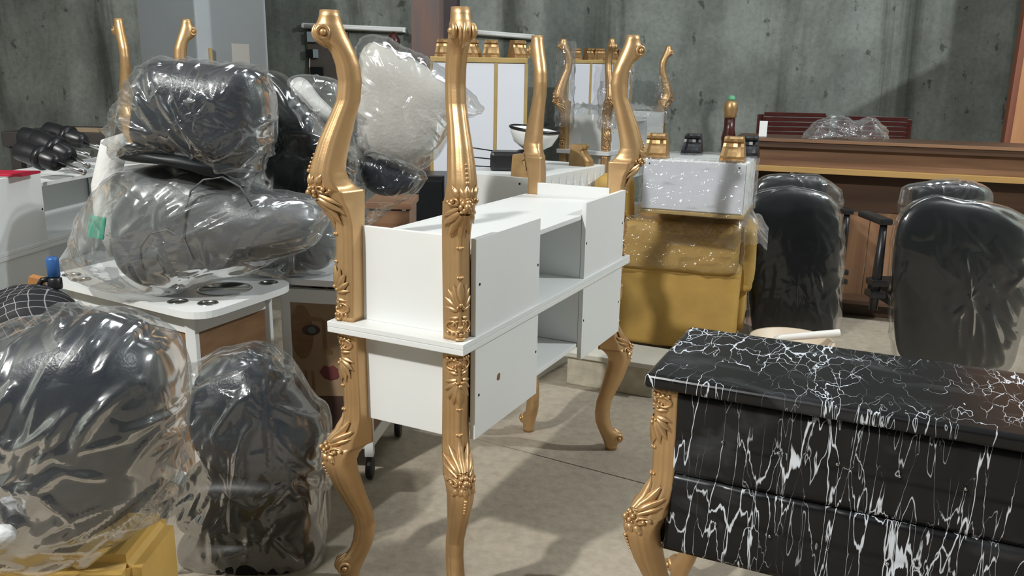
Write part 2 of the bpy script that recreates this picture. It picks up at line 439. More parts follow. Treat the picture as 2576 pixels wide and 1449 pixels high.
struct(box('wall_right', 'concrete_wall', None, 6.7, 7.0, -4.2, 8.9, 0, 5.6, 0))
struct(box('ceiling', 'ceiling_paint', None, -6.5, 7.0, -4.2, 8.9, 5.6, 5.75, 0))

# steel H column
c0 = atY(1038, 300, 5.6); c1 = atY(1150, 300, 5.6)
col = thing('steel_column', 'rust brown steel column standing between the wrapped white cushion and the gold legs', 'column', ((c0.x+c1.x)/2, 5.6, 0))
del col['category']; del col['label']; col['kind'] = 'structure'
hw = (c1.x-c0.x)/2
box('flange', 'rust_steel', col, -hw, hw*.42, -.012, 0, 0, 5.6)
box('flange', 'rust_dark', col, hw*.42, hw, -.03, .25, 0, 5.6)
box('web', 'rust_steel', col, -.02, 0, 0, .24, 0, 5.6)
box('flange', 'rust_steel', col, -hw, hw*.42, .24, .25, 0, 5.6)

# ------------------------------------------------------------------ carved gold leg
# s = distance from the slab, outer / inner face and width of the leg
PROF = [(0, .006, -.070, .070), (.06, .006, -.072, .072), (.12, .005, -.073, .072), (.228, .002, -.074, .073), (.27, .006, -.075, .074), (.302, .022, -.076, .078),
        (.333, .050, -.0765, .082), (.350, .060, -.077, .084), (.3565, .0625, -.077, .084), (.3575, .0628, -.064, .083), (.370, .065, -.050, .080), (.385, .066, -.037, .078), (.4056, .064, -.029, .074),
        (.436, .055, -.032, .069), (.487, .037, -.044, .060), (.537, .013, -.057, .053), (.586, -.010, -.072, .050), (.635, -.016, -.077, .049), (.674, -.011, -.073, .050),
        (.702, -.002, -.063, .051), (.720, .012, -.055, .052), (.728, .026, -.052, .053), (.740, .038, -.046, .054), (.755, .043, -.039, .054), (.768, .038, -.034, .052), (.778, .030, -.030, .047), (.79, .026, -.027, .046), (.806, .023, -.024, .044)]
def interp(s):
    if s <= PROF[0][0]: return PROF[0][1:]
    for a, b in zip(PROF, PROF[1:]):
        if s <= b[0]:
            f = (s-a[0])/(b[0]-a[0]); f = f*f*(3-2*f) if .3 < s < .36 else f
            return tuple(a[i]+(b[i]-a[i])*f for i in (1, 2, 3))
    return PROF[-1][1:]
def sec_p(s): return 1.28 if s < .34 else min(1.95, 1.28+(s-.34)*6)
def surf(s, v):
    uo, ui, wd = interp(s); hu = (uo-ui)/2; uc = (uo+ui)/2; hv = wd/2; p = sec_p(s)
    x = min(.98, abs(v)/hv); return Vector((uc+hu*(1-x**p)**(1/p), v, s))
def leg_mesh():
    ss = sorted(set([PROF[-1][0]*i/52 for i in range(53)]+[q[0] for q in PROF])); n = 48; vs, fs = [], []
    for s in ss:
        uo, ui, wd = interp(s); hu = (uo-ui)/2; uc = (uo+ui)/2; hv = wd/2; p = sec_p(s)
        gd = 1 if s < .70 else max(0, (.735-s)/.035)
        for k in range(n):
            t = 2*PI*k/n; c, si = math.cos(t), math.sin(t)
            pp = p if c > 0 else (1.05 if s < .3566 else min(p, 1.05+(s-.3566)*14))
            r = (abs(c)**pp+abs(si)**pp)**(-1/pp)
            a = abs((t+PI) % (2*PI)-PI)*180/PI
            g = 0
            for a0, wd0, dp in ((30, 6, .07), (52, 8, .10), (76, 5, .05)): g += dp*math.exp(-((a-a0)/wd0)**2)
            r *= 1-g*gd
            vs.append((uc+hu*r*c, hv*r*si, s))
    for i in range(len(ss)-1):
        for k in range(n):
            a = i*n+k; b = i*n+(k+1) % n; fs.append((a, b, b+n, a+n))
    fs.append(tuple(range(n))[::-1]); fs.append(tuple((len(ss)-1)*n+k for k in range(n)))
    me = mesh_from('leg', vs, fs, True)
    return me
def petal(s0, v0, s1, v1, wid, h, curl=0, na=7, nb=5):
    wid *= 1.12; h *= 1.5; curl *= 1.3; v0 *= 1.12; v1 *= 1.12
    vs, fs = [], []
    d = Vector((s1-s0, v1-v0)); L_ = d.length; d /= L_; pn = Vector((-d.y, d.x))
    for i in range(na):
        t = i/(na-1); pr = math.sin(PI*min(1, .12+.88*t)**.8)**.75 if t < 1 else .12
        for j in range(nb):
            x = -1+2*j/(nb-1)
            s = s0+d.x*L_*t+pn.x*x*wid*pr; v = v0+d.y*L_*t+pn.y*x*wid*pr
            q = surf(s, v); e = surf(s+.002, v); f = surf(s, v+.002)
            nrm = (f-q).cross(e-q); nrm = nrm.normalized() if nrm.length > 0 else Vector((1, 0, 0))
            if nrm.x < 0: nrm = -nrm
            lift = h*(1-.85*abs(x)**1.3)*pr-.0012+curl*t*t-(.0022*pr if abs(x) < .1 else 0)
            vs.append(q+nrm*lift)
    for i in range(na-1):
        for j in range(nb-1):
            a = i*nb+j; fs.append((a, a+1, a+nb+1, a+nb))
    return vs, fs
def bead(s, v, r, out=.3):
    r *= 1.18; v *= 1.1; q = surf(s, v); q.x += r*out; return ball(q, r, 10, 6)
def rosette(s, v, r):
    P = [bead(s, v, r*.42, .9)]
    for k in range(6):
        a = k*PI/3+.3; P.append(bead(s+math.cos(a)*r*.62, v+math.sin(a)*r*.62, r*.36, .35))
    for k in range(9):
        a = k*2*PI/9; P.append(bead(s+math.cos(a)*r*1.05, v+math.sin(a)*r*1.05, r*.20, .2))
    return P
def scroll(s, v, r, r0, turns, dirn, th):
    pts = []
    N_ = int(16*turns)
    for i in range(N_+1):
        t = i/N_; a = dirn*2*PI*turns*t+ (PI if dirn > 0 else 0); rr = r+(r0-r)*t
        q = surf(s+math.sin(a)*rr, v+math.cos(a)*rr); q.x += .001; pts.append(q)
    return tube_path(pts, [th*(1-.4*i/N_) for i in range(N_+1)], 6)
def carvings():
    D = {}
    # palmette next to the slab
    P = [petal(.095, 0, .155, 0, .010, .008, .004)]
    for sg in (-1, 1):
        P += [petal(.093, sg*.003, .148, sg*.013, .008, .008, .004), petal(.090, sg*.005, .134, sg*.022, .0075, .007, .004),
              petal(.085, sg*.006, .112, sg*.027, .007, .007, .003), petal(.080, sg*.006, .088, sg*.028, .006, .006, .002)]
        P += [petal(.062, sg*.004, .058, sg*.024, .005, .006), bead(.052, sg*.008, .004), bead(.044, sg*.014, .0035)]
    P += [bead(.096, 0, .005, .8), bead(.088, -.006, .004, .8), bead(.088, .006, .004, .8), bead(.165, -.005, .0036), bead(.165, .005, .0036), bead(.165, 0, .0036)]
    D['palmette'] = P
    P = []
    for sg in (-1, 1): P += [scroll(.040, sg*.016, .020, .006, 1.1, sg, .0042)]
    for k in range(-3, 4): P.append(bead(.018+.001*abs(k), k*.008, .0044, .4))
    P += [ball(surf(.004, 0)+Vector((-.004, 0, .002)), .011, 12, 6, (1, 1.5, .5))]
    D['scroll_base'] = P
    # drop and leaves above the knee
    P = [bead(.240, 0, .0042), bead(.240, -.006, .0036), bead(.240, .006, .0036), petal(.330, 0, .250, 0, .009, .008, .001)]
    for sg in (-1, 1):
        P += [petal(.330, sg*.006, .272, sg*.020, .0085, .009, .004), petal(.338, sg*.010, .298, sg*.031, .008, .009, .004),
              petal(.345, sg*.014, .322, sg*.034, .006, .007, .002)]
        for k in range(4): P.append(bead(.335-.012*k, sg*(.009+.0016*k), .0034, .5))
    D['acanthus_leaf'] = P
    P = rosette(.352, 0, .017)
    for sg in (-1, 1):
        P += [scroll(.362, sg*.026, .011, .003, 1.2, -sg, .0042), bead(.362, sg*.027, .0055, .5), petal(.375, sg*.018, .400, sg*.028, .006, .006)]
    P += [petal(.372, 0, .402, 0, .008, .006), petal(.374, .005, .395, .014, .006, .005), petal(.374, -.005, .395, -.014, .006, .005), bead(.392, .026, .004), bead(.392, -.026, .004)]
    D['rosette'] = P
    D['bead_string'] = [bead(.408+.0105*k, 0, .0046-.0005*k, .4) for k in range(5)]
    P = []
    for sg in (-1, 1):
        prof = [(1e-6, 0), (.012, 0), (.0185, .003), (.020, .008), (.0185, .013), (.013, .014), (.010, .010), (1e-6, .010)]
        vs, fs = lathe(prof, 20)
        P.append(([Vector((.020+v[0], sg*(.0155+v[2]), .752+v[1])) for v in vs], fs))
        P.append(ball((.020, sg*.0275, .752), .0085, 10, 8))
        P += [petal(.722, sg*.006, .768, sg*.010, .005, .005, .001)]
    P += [petal(.716, 0, .770, 0, .006, .006, .001)]
    D['volute'] = P
    out = {}
    for k, v in D.items():
        out[k] = mesh_from(k, *merge(v), smooth=True)
    return out
LEG = leg_mesh(); CARV = carvings()
LEG.materials.append(MATS['gold'])
for _m in CARV.values(): _m.materials.append(MATS['gold'])
def add_leg(parent, loc, ang, zs=1.0, flip=False, carve=True):
    """leg growing along +z from loc (flip: along -z), carved edge pointing along ang"""
    o = bpy.data.objects.new('leg', LEG); COL.objects.link(o); o.parent = parent
    o.location = loc; o.scale = (1, 1, zs)
    o.rotation_euler = (PI, 0, ang) if flip else (0, 0, ang)
    if carve:
        for k, me in CARV.items():
            c = bpy.data.objects.new(k, me); COL.objects.link(c); c.parent = o
    return o

# ------------------------------------------------------------------ white vanity desk (modelled legs up: slab at z 0..ST)
ST = .0152
def desk(name, label, cat, origin, yaw, L_, D_, legup, upside, group=None, carve=True, e=.020, chip=False, holes=True, legz=1.0, mat='white_board'):
    """origin = floor/slab point below the near front corner, yaw = direction of the long side"""
    a = Vector((math.cos(yaw), math.sin(yaw), 0)); b = Vector((-math.sin(yaw), math.cos(yaw), 0))
    ctr = Vector(origin)+a*(L_/2)+b*(D_/2)
    rot = (0, 0, yaw) if upside else Matrix.Rotation(yaw, 3, 'Z') @ Matrix.Rotation(PI, 3, 'Y')
    if not upside: rot = rot.to_euler()
    t = thing(name, label, cat, ctr, rot=rot, group=group)
    X, Yh = L_/2, D_/2; f = -1 if not upside else 1   # local x runs backwards once turned over
    box('desk_top', mat, t, -X, X, -Yh, Yh, 0, ST, .002)
    w0 = .073; th = .015; hb = .258
    fx = [(w0, w0+.385), (L_-w0-.385, L_-w0)]
    # drawer fronts, dividers, ends, floor panel, back
    for i, (p0, p1) in enumerate(fx):
        x0, x1 = sorted(((p0-X)*f, (p1-X)*f))
        d = box('drawer_front', mat, t, x0, x1, -Yh+.006, -Yh+.006+th, ST, ST+hb-.003)
        if holes:
            inn = p1-.012 if i == 0 else p0+.012; oth = p0+.02 if i == 0 else p1-.02
            for hx, hz in ((inn, .118), (oth, .135)):
                h = obj('screw_hole', mesh_from('hole', *lathe([(1e-6, 0), (.0042, 0), (.0042, .0008), (1e-6, .0008)], 10)), 'hole', d, ((hx-X)*f, -Yh+.0062, ST+hz), (PI/2, 0, 0))
        if chip and i == 0:
            vs = []; n = 14
            for k in range(n): an = 2*PI*k/n; r = .011*(1+.3*noise.noise(Vector((k*.7, 2, 0)))); vs.append((r*math.cos(an)*.9+.15, r*math.sin(an), 0))
            h = obj('chip', mesh_from('chip', [(0+x-.15, 0, z) for x, z, _ in vs]+[(x-.15, .002, z) for x, z, _ in vs], [tuple(range(n))]+[(k, (k+1) % n, (k+1) % n+n, k+n) for k in range(n)]), 'chip_brown', d, ((.205-X)*f, -Yh+.0055, ST+.12), (0, .5, 0))
        inner = p1 if i == 0 else p0
        xx = sorted(((inner-X)*f, (inner-X-(th if i == 0 else -th))*f))
        box('divider', mat, t, xx[0], xx[1], -Yh+.022, Yh-.04, ST, ST+.197)
    for p0 in (.066, L_-.066-th):
        xx = sorted(((p0-X)*f, (p0+th-X)*f)); box('end_panel', mat, t, xx[0], xx[1], -Yh+.066, Yh-.066, ST, ST+hb)
    xx = (.082-X, X-.082)
    box('bottom_panel', mat, t, xx[0], xx[1], -Yh+.022, Yh-.032, ST+.198, ST+.213)
    box('back_panel', mat, t, xx[0], xx[1], Yh-.03, Yh-.016, ST, ST+.213)
    box('back_panel', mat, t, -(.19), .19, -Yh+.19, -Yh+.202, ST+.001, ST+.197) if L_ < 1.5 else None
    for sx in (-1, 1):
        for sy in (-1, 1):
            add_leg(t, (sx*(X-e), sy*(Yh-e), ST), math.atan2(sy, sx), legup/.806, carve=carve)
    return t
YAW = 1.1103; DL, DD = 1.275, .425
N0 = Vector((-.1184, 1.9807, 0)); ZS = .78
desk('vanity_desk', 'white vanity desk standing upright on carved gold legs, under the upturned one', 'desk', N0+Vector((0, 0, ZS)), YAW, DL, DD, ZS-ST, False, 'white and gold vanity desks', chip=True, e=.028)
desk('vanity_desk', 'upturned white vanity desk with gold legs in the air, nearest to the viewer', 'desk', N0+Vector((0, 0, ZS)), YAW, DL, DD, .802, True, 'white and gold vanity desks', e=.024)

# ------------------------------------------------------------------ black marble dresser
def marble_dresser():
    A = atZ(1620, 940, .78); yaw = R(-25.0); L_, D_ = 1.12, .44; zt = .78
    a = Vector((math.cos(yaw), math.sin(yaw), 0)); b = Vector((-math.sin(yaw), math.cos(yaw), 0))
    c = Vector((A.x, A.y, 0))+a*(L_/2)+b*(D_/2)
    t = thing('chest_of_drawers', 'black chest of drawers with white marble veins and gold carved legs', 'dresser', c, yaw)
    X, Yh = L_/2, D_/2
    bm = bmesh.new(); bbox(bm, -X, X, -Yh, Yh, zt-.036, zt); 
    bmesh.ops.bevel(bm, geom=[e for e in bm.edges], offset=.012, segments=4, affect='EDGES', profile=.5)
    obj('dresser_top', bm, 'black_marble', t)
    box('side_panel', 'black_marble', t, -X+.05, -X+.068, -Yh+.05, Yh-.03, .335, zt-.036)
    box('side_panel', 'black_marble', t, X-.068, X-.05, -Yh+.05, Yh-.03, .335, zt-.036)
    box('back_panel', 'black_marble', t, -X+.05, X-.05, Yh-.045, Yh-.03, .335, zt-.036)
    box('bottom_panel', 'black_marble', t, -X+.05, X-.05, -Yh+.06, Yh-.03, .325, .34)
    # quilted drawer fronts with studs
    x0, x1 = -X+.062, X-.062; nx = 8
    for z0, z1 in ((.532, .738), (.325, .527)):
        nu, nv = nx*8, 16; vs, fs = [], []
        for j in range(nv+1):
            for i in range(nu+1):
                u = i/nu*nx; v = j/nv*2; du = abs(u-round(u)); dv = abs(v-round(v))
                g = .0055*math.exp(-(du/.06)**2)+.0055*math.exp(-(dv/.09)**2)
                ed = min(1, min(i, nu-i, j, nv-j)/1.0)
                vs.append((x0+(x1-x0)*i/nu, -Yh+.034-(.006 if ed else 0)+g*ed+.0, z0+(z1-z0)*j/nv))
        k = len(vs)
        for j in range(nv):
            for i in range(nu): q = j*(nu+1)+i; fs.append((q, q+1, q+nu+2, q+nu+1))
        rim = [i for i in range(nu+1)]+[(j)*(nu+1)+nu for j in range(1, nv+1)]+[nv*(nu+1)+i for i in range(nu-1, -1, -1)]+[j*(nu+1) for j in range(nv-1, 0, -1)]
        for r_ in rim: x, y, z = vs[r_]; vs.append((x, -Yh+.06, z))
        for q in range(len(rim)): fs.append((rim[q], k+q, k+(q+1) % len(rim), rim[(q+1) % len(rim)]))
        me = mesh_from('drawer', vs, fs, True); d = obj('drawer_front', me, 'black_marble', t)
        sm = mesh_from('stud', *ball((0, 0, 0), .0042, 8, 4), smooth=True)
        for i in range(1, nx):
            obj('stud', sm, 'chrome', d, (x0+(x1-x0)*i/nx, -Yh+.030, (z0+z1)/2))
    for sx in (-1, 1):
        for sy in (-1, 1):
            lg = add_leg(t, (sx*(X-.028), sy*(Yh-.030), zt-.036), math.atan2(sy, sx), (zt-.036)/.806, flip=True)
            # when flipped about local x the carved edge still points outwards
    return t
marble_dresser()

# ------------------------------------------------------------------ other vanity desks
desk('vanity_desk', 'white vanity desk standing upright behind the checked bundle at the left edge', 'desk', (-1.80, 2.66, .80), R(85), 1.78, .40, .785, False, 'white and gold vanity desks', carve=False)
desk('vanity_desk', 'upturned white vanity desk at the left edge, two gold legs showing above the bags', 'desk', (-1.80, 2.66, .80), R(85), 1.78, .40, .885, True, 'white and gold vanity desks')
desk('vanity_desk', 'white vanity desk standing upright far back under the plastic-wrapped upturned one', 'desk', (.69, 6.2, .91), R(61), 1.275, .425, .89, False, 'white and gold vanity desks', carve=False)
dk2 = desk('vanity_desk', 'upturned white vanity desk far back with plastic-wrapped gold legs', 'desk', (.69, 6.2, .91), R(61), 1.275, .425, .80, True, 'white and gold vanity desks')
def sleeve(parent, x, y, z0, z1, r, seed, mat='film_wrap', off=(0, 0)):
    n, m_ = 28, 26; vs, fs = [], []
    for i in range(m_+1):
        z = z0+(z1-z0)*i/m_
        for k in range(n):
            t = 2*PI*k/n; q = Vector((math.cos(t), math.sin(t), z*3))
            rr = r*(1+.30*(crease(Vector((math.cos(t)*.3, math.sin(t)*.3, z)), 9, seed)-.4)+.12*noise.noise(Vector((z*9, seed, t))))
            vs.append((x+off[0]*i/m_+rr*math.cos(t), y+off[1]*i/m_+rr*math.sin(t), z))
    for i in range(m_):
        for k in range(n): a = i*n+k; b = i*n+(k+1) % n; fs.append((a, b, b+n, a+n))
    return obj('plastic_wrap', mesh_from('sleeve', vs, fs, True), mat, parent)
for i, (sx, sy, z1) in enumerate(((-1, -1, .52), (-1, 1, .80), (1, -1, .58), (1, 1, .80))):
    sleeve(dk2, sx*.60, sy*.175, .18, z1, .068, i*3.1, 'film_wrap' if sy < 0 else 'film_hazy')
def sheet(name, parent, mat, x0, x1, y0, y1, z, amp, seed, nx=36, ny=24, drop=.0, dropr=.06):
    vs, fs = [], []
    for j in range(ny+1):
        for i in range(nx+1):
            x = x0+(x1-x0)*i/nx; y = y0+(y1-y0)*j/ny
            e = min(x-x0, x1-x, y-y0, y1-y)
            h = amp*(crease(Vector((x, y, 0)), 8, seed)+.5*crease(Vector((x, y, 1)), 19, seed))
            vs.append((x, y, z+h-drop*max(0, 1-e/dropr)))
    for j in range(ny):
        for i in range(nx): q = j*(nx+1)+i; fs.append((q, q+1, q+nx+2, q+nx+1))
    return obj(name, mesh_from(name, vs, fs, True), mat, parent)
sheet('plastic_wrap', dk2, 'film_hazy', -.66, .66, -.235, .22, .295, .05, 4.4, drop=.13)

# short ogee foot (corbel) used on the upturned low furniture
def corbel_mesh(w=.10, d=.10, h=.10):
    prof = [(0, .0), (1, .0), (1, .10), (.92, .14), (.95, .24), (.80, .42), (.62, .60), (.58, .74), (.72, .82), (.72, .92), (.62, 1.0), (0, 1.0)]
    vs, fs = [], []; n = len(prof)
    for k, x in enumerate((-1, -.72, -.4, 0, .4, .72, 1)):
        for (q, z) in prof:
            fl = 1 - (.05 if k % 2 else 0); tp = 1-.28*z
            vs.append((x*w/2*tp, -d*q*fl*(1-.12*x*x), z*h))
    for k in range(6):
        for i in range(n): a = k*n+i; b = k*n+(i+1) % n; fs.append((a, b, b+n, a+n))
    fs.append(tuple(range(n))[::-1]); fs.append(tuple(6*n+i for i in range(n)))
    return mesh_from('corbel', vs, fs)
CORB = corbel_mesh()
def corbel(parent, loc, rz=0, sc=1, mat='gold_old', name='corbel_foot'):
    me = CORB if mat == 'gold_old' else CORB.copy()
    if mat != 'gold_old': me.materials.clear()
    return_o = obj(name, me, mat, parent, loc, (0, 0, rz)); return_o.scale = (sc, sc, sc); return return_o

# upturned white console with pleated side
def console():
    yaw = R(60); O = atZ(1335, 450, 1.0)
    a = Vector((math.cos(yaw), math.sin(yaw), 0)); b = Vector((-math.sin(yaw), math.cos(yaw), 0))
    L_, D_ = .82, .42; c = Vector((O.x, O.y, 0))+a*L_/2+b*D_/2
    t = thing('white_console', 'upturned white console with zigzag pleated side and gold corbel feet', 'console', c, yaw)
    X, Yh = L_/2, D_/2
    box('body', 'white_board', t, -X, X, -Yh, Yh, .0, 1.0, .003)
    box('end_panel', 'white_board', t, -X-.012, -X-.0005, -Yh, Yh, .55, 1.004)
    h = obj('screw_hole', mesh_from('hole', *lathe([(1e-6, 0), (.005, 0), (.005, .0015), (1e-6, .0015)], 10)), 'hole', t, (-X-.012, -Yh+.05, .975), (0, -PI/2, 0))
    # pleats: a folded strip standing proud of the long side
    n = 10
    tri = mesh_from('pleat', [(-.038, 0, 0), (.038, 0, 0), (0, 0, .10), (0, -.018, .02)], [(0, 1, 3), (1, 2, 3), (2, 0, 3), (0, 2, 1)])
    for i in range(n): obj('pleat', tri, 'film_white', t, (-X+.05+i*(L_-.1)/(n-1), -Yh-.0005, .885))
    corbel(t, (-X+.075, -Yh+.12, 1.0), 0, 1.0); corbel(t, (X-.12, -Yh+.13, 1.0), 0, 1.1)
    return t, O, a, b
cons, CO, ca, cb = console()
# basin and dryer on the console
p = CO+ca*.33+cb*.20
t = thing('wash_bowl', 'white oval bowl with black rim tilted on the black box', 'bowl', (p.x+.02, p.y, 1.10), rot=(R(4), R(5), .3))
prof = [(1e-6, 0), (.05, .002), (.095, .03), (.118, .075), (.122, .10), (.116, .10), (.110, .075), (.088, .036), (.05, .012), (1e-6, .010)]
obj('bowl', mesh_from('bowl', *lathe(prof, 32), smooth=True), 'white_enamel', t)
obj('rim', mesh_from('rim', *tube_path([(.122*math.cos(2*PI*k/40), .122*math.sin(2*PI*k/40), .10) for k in range(41)], .007, 8), smooth=True), 'black_plastic', t)
t = thing('black_device', 'black box with three thin metal rods lying on the white console', 'device', (p.x-.055, p.y-.02, 1.0))
bm = bmesh.new(); bbox(bm, -.13, .12, -.075, .075, 0, .092, .018); obj('housing', bm, 'black_plastic', t)
obj('cap', mesh_from('cap', *lathe([(.05, 0), (.052, .006), (.03, .016), (1e-6, .016)], 20)), 'black_plastic', t, (.04, 0, .084))
for i, (z, y) in enumerate(((.100, .02), (.055, -.03), (.012, -.06))):
    tube('rod', 'black_plastic', t, [(-.12, y, z*.8+.01), (-.21, y, z*.9+.012), (-.29, y-.01, z+.012)], .0032, 6)

# upturned mirrored cabinets behind
def mirrored(name, label, x0, x1, Y, zt, depth, nblocks, strip):
    t = thing(name, label, 'cabinet', ((x0+x1)/2, Y, 0)); hw = (x1-x0)/2
    box('body', 'white_board', t, -hw, hw, 0, depth, 0, zt-.03, .002)
    box('gold_rail', 'gold_strip', t, -hw-.006, hw+.006, -.014, depth, zt-.03, zt, .003)
    xs = [-hw]+[-hw+2*hw*s for s in strip]+[hw]
    for a, b in zip(xs, xs[1:]):
        box('mirror_panel', 'mirror_white', t, a+.010, b-.010, -.008, -.0005, .35, zt-.034, .001)
    for x in xs: box('gold_strip', 'gold_strip', t, x-.009, x+.009, -.011, -.0003, .35, zt-.031, .001)
    for i in range(nblocks):
        x = -hw+.07+i*(2*hw-.14)/max(1, nblocks-1)
        corbel(t, (x, .10, zt), 0 if i % 2 == 0 else .5, 1.05)
    return t
e0 = atY(1085, 142, 5.2); e1 = atY(1325, 148, 5.2)
mirrored('mirrored_cabinet', 'upturned mirrored cabinet with gold strips, behind the front gold leg', e0.x, e1.x, 5.2, e0.z, .35, 4, (.68,))
e0 = atY(1430, 150, 7.7); e1 = atY(1590, 155, 7.7)
mirrored('mirrored_cabinet', 'upturned mirrored cabinet with a row of gold corbels, farthest back', e0.x, e1.x, 7.7, e0.z, .4, 5, (.36, .72))

# ------------------------------------------------------------------ wrapped mirror box on yellow foam armchair
def wrapbox(parent, x0, x1, y0, y1, z0, z1, amp, seed, mat, n=22, name='plastic_wrap'):
    bm = bmesh.new(); bmesh.ops.create_cube(bm, size=1)
    bmesh.ops.subdivide_edges(bm, edges=bm.edges[:], cuts=n, use_grid_fill=True)
    for v in bm.verts:
        q = Vector(((v.co.x+.5)*(x1-x0)+x0, (v.co.y+.5)*(y1-y0)+y0, (v.co.z+.5)*(z1-z0)+z0))
        nn = Vector((round(v.co.x*2) if abs(v.co.x) > .499 else 0, round(v.co.y*2) if abs(v.co.y) > .499 else 0, round(v.co.z*2) if abs(v.co.z) > .499 else 0))
        nn = nn.normalized() if nn.length else nn
        v.co = q+nn*(amp*(crease(q, 9, seed)+.6*crease(q, 22, seed+3)))
    for f in bm.faces: f.smooth = True
    return obj(name, bm, mat, parent)
yawM = R(-21); F0 = Vector((.598, 3.90, 0))
cM = F0+Vector((math.cos(yawM), math.sin(yawM), 0))*.235+Vector((-math.sin(yawM), math.cos(yawM), 0))*.20
t = thing('mirrored_nightstand', 'small upturned mirrored nightstand in stretch wrap on the yellow armchair', 'nightstand', (cM.x, cM.y, .845), yawM)
box('body', 'white_board', t, -.233, .233, -.195, .20, .012, .245, .002)
box('mirror_panel', 'mirror_white', t, -.228, .228, -.203, -.1955, .018, .240, .001)
box('gold_edge', 'gold_strip', t, -.238, .238, -.207, .20, -.004, .0115, .001)
for x in (-.19, .16): corbel(t, (x, -.09, .2455), 0, 1.12)
for x in (-.07, .20): corbel(t, (x, .19, .2455), 0, 1.0, 'black_plastic')
for hx in (-.205, .20): obj('screw_hole', mesh_from('hole', *lathe([(1e-6, 0), (.004, 0), (.004, .001), (1e-6, .001)], 8)), 'hole', t, (hx, -.2035, .225), (PI/2, 0, 0))
wrapbox(t, -.245, .245, -.214, .208, -.002, .252, .006, 2.2, 'film_wrap')
def foam_armchair():
    t = thing('foam_armchair', 'yellow foam-covered armchair wrapped in plastic under the mirrored nightstand', 'armchair', (.88, 4.33, 0), R(-17))
    def soft(name, x0, x1, y0, y1, z0, z1, bev=.03, mat='yellow_foam'):
        bm = bmesh.new(); bbox(bm, x0, x1, y0, y1, z0, z1); bmesh.ops.bevel(bm, geom=bm.edges[:], offset=bev, segments=3, affect='EDGES', profile=.5)
        bmesh.ops.subdivide_edges(bm, edges=[e for e in bm.edges if e.calc_length() > .1], cuts=4, use_grid_fill=True)
        for v in bm.verts: v.co += Vector((noise.noise(v.co*5+Vector((z0, 0, 0))), noise.noise(v.co*5+Vector((3, 3, z0))), noise.noise(v.co*5-Vector((2, 2, 2)))))*.008
        for f in bm.faces: f.smooth = True
        return obj(name, bm, mat, t)
    soft('base', -.34, .33, -.20, .34, .10, .56)
    soft('seat_cushion', -.36, .31, -.235, .34, .50, .755, .045)
    soft('arm', .30, .385, -.14, .28, .40, .73, .03)
    soft('lower_flap', .30, .36, -.12, .30, .20, .42, .02)
    soft('arm', -.43, -.24, -.23, -.02, .50, .97, .05)
    soft('packing_board', -.20, .32, -.14, .30, .75, .838, .01, 'card_brown')
    for x in (-.28, .27):
        for y in (-.14, .28): obj('foot', mesh_from('foot', *lathe([(.025, 0), (.032, .11), (1e-6, .11)], 12)), 'black_plastic', t, (x, y, 0))
    wrapbox(t, -.375, .325, -.25, .345, .53, .765, .012, 8.8, 'film_wrap')
    sheet('plastic_wrap', t, 'film_hazy', -.05, .44, -.27, .33, .768, .035, 3.3, drop=.12, dropr=.10)
foam_armchair()
# stone block in front of it
q0 = atZ(1425, 965, 0); q1 = atZ(1640, 1002, 0); yaw = math.atan2(q1.y-q0.y, q1.x-q0.x)
t = thing('stone_block', 'low cream stone block with pale slab on the floor behind the desk leg', 'block', q0, yaw)
Lb = (q1-q0).length
box('block', 'stone', t, 0, Lb, 0, .22, 0, .145, .006)
box('slab', 'tile_cream', t, -.02, Lb+.03, -.02, .25, .1452, .17, .004)

# bucket with pipe
bc = atZ(1992, 852, .30)
t = thing('plastic_bucket', 'cream plastic bucket behind the black marble chest', 'bucket', (bc.x, bc.y, 0))
obj('bucket', mesh_from('bucket', *lathe([(1e-6, 0), (.145, 0), (.15, .01), (.176, .285), (.186, .285), (.188, .30), (.172, .30), (.144, .02), (1e-6, .016)], 36), smooth=True), 'cream_plastic', t)
pa = atZ(1965, 850, .31); pb = atZ(2108, 838, .345)
t = tag(tube('plastic_pipe', 'clear_white', None, [pa+Vector((-.03, 0, -.008)), pa, pb, pb+(pb-pa)*.03], [.012, .016, .018, .018], 14), 'white plastic pipe resting across the bucket rim', 'pipe')

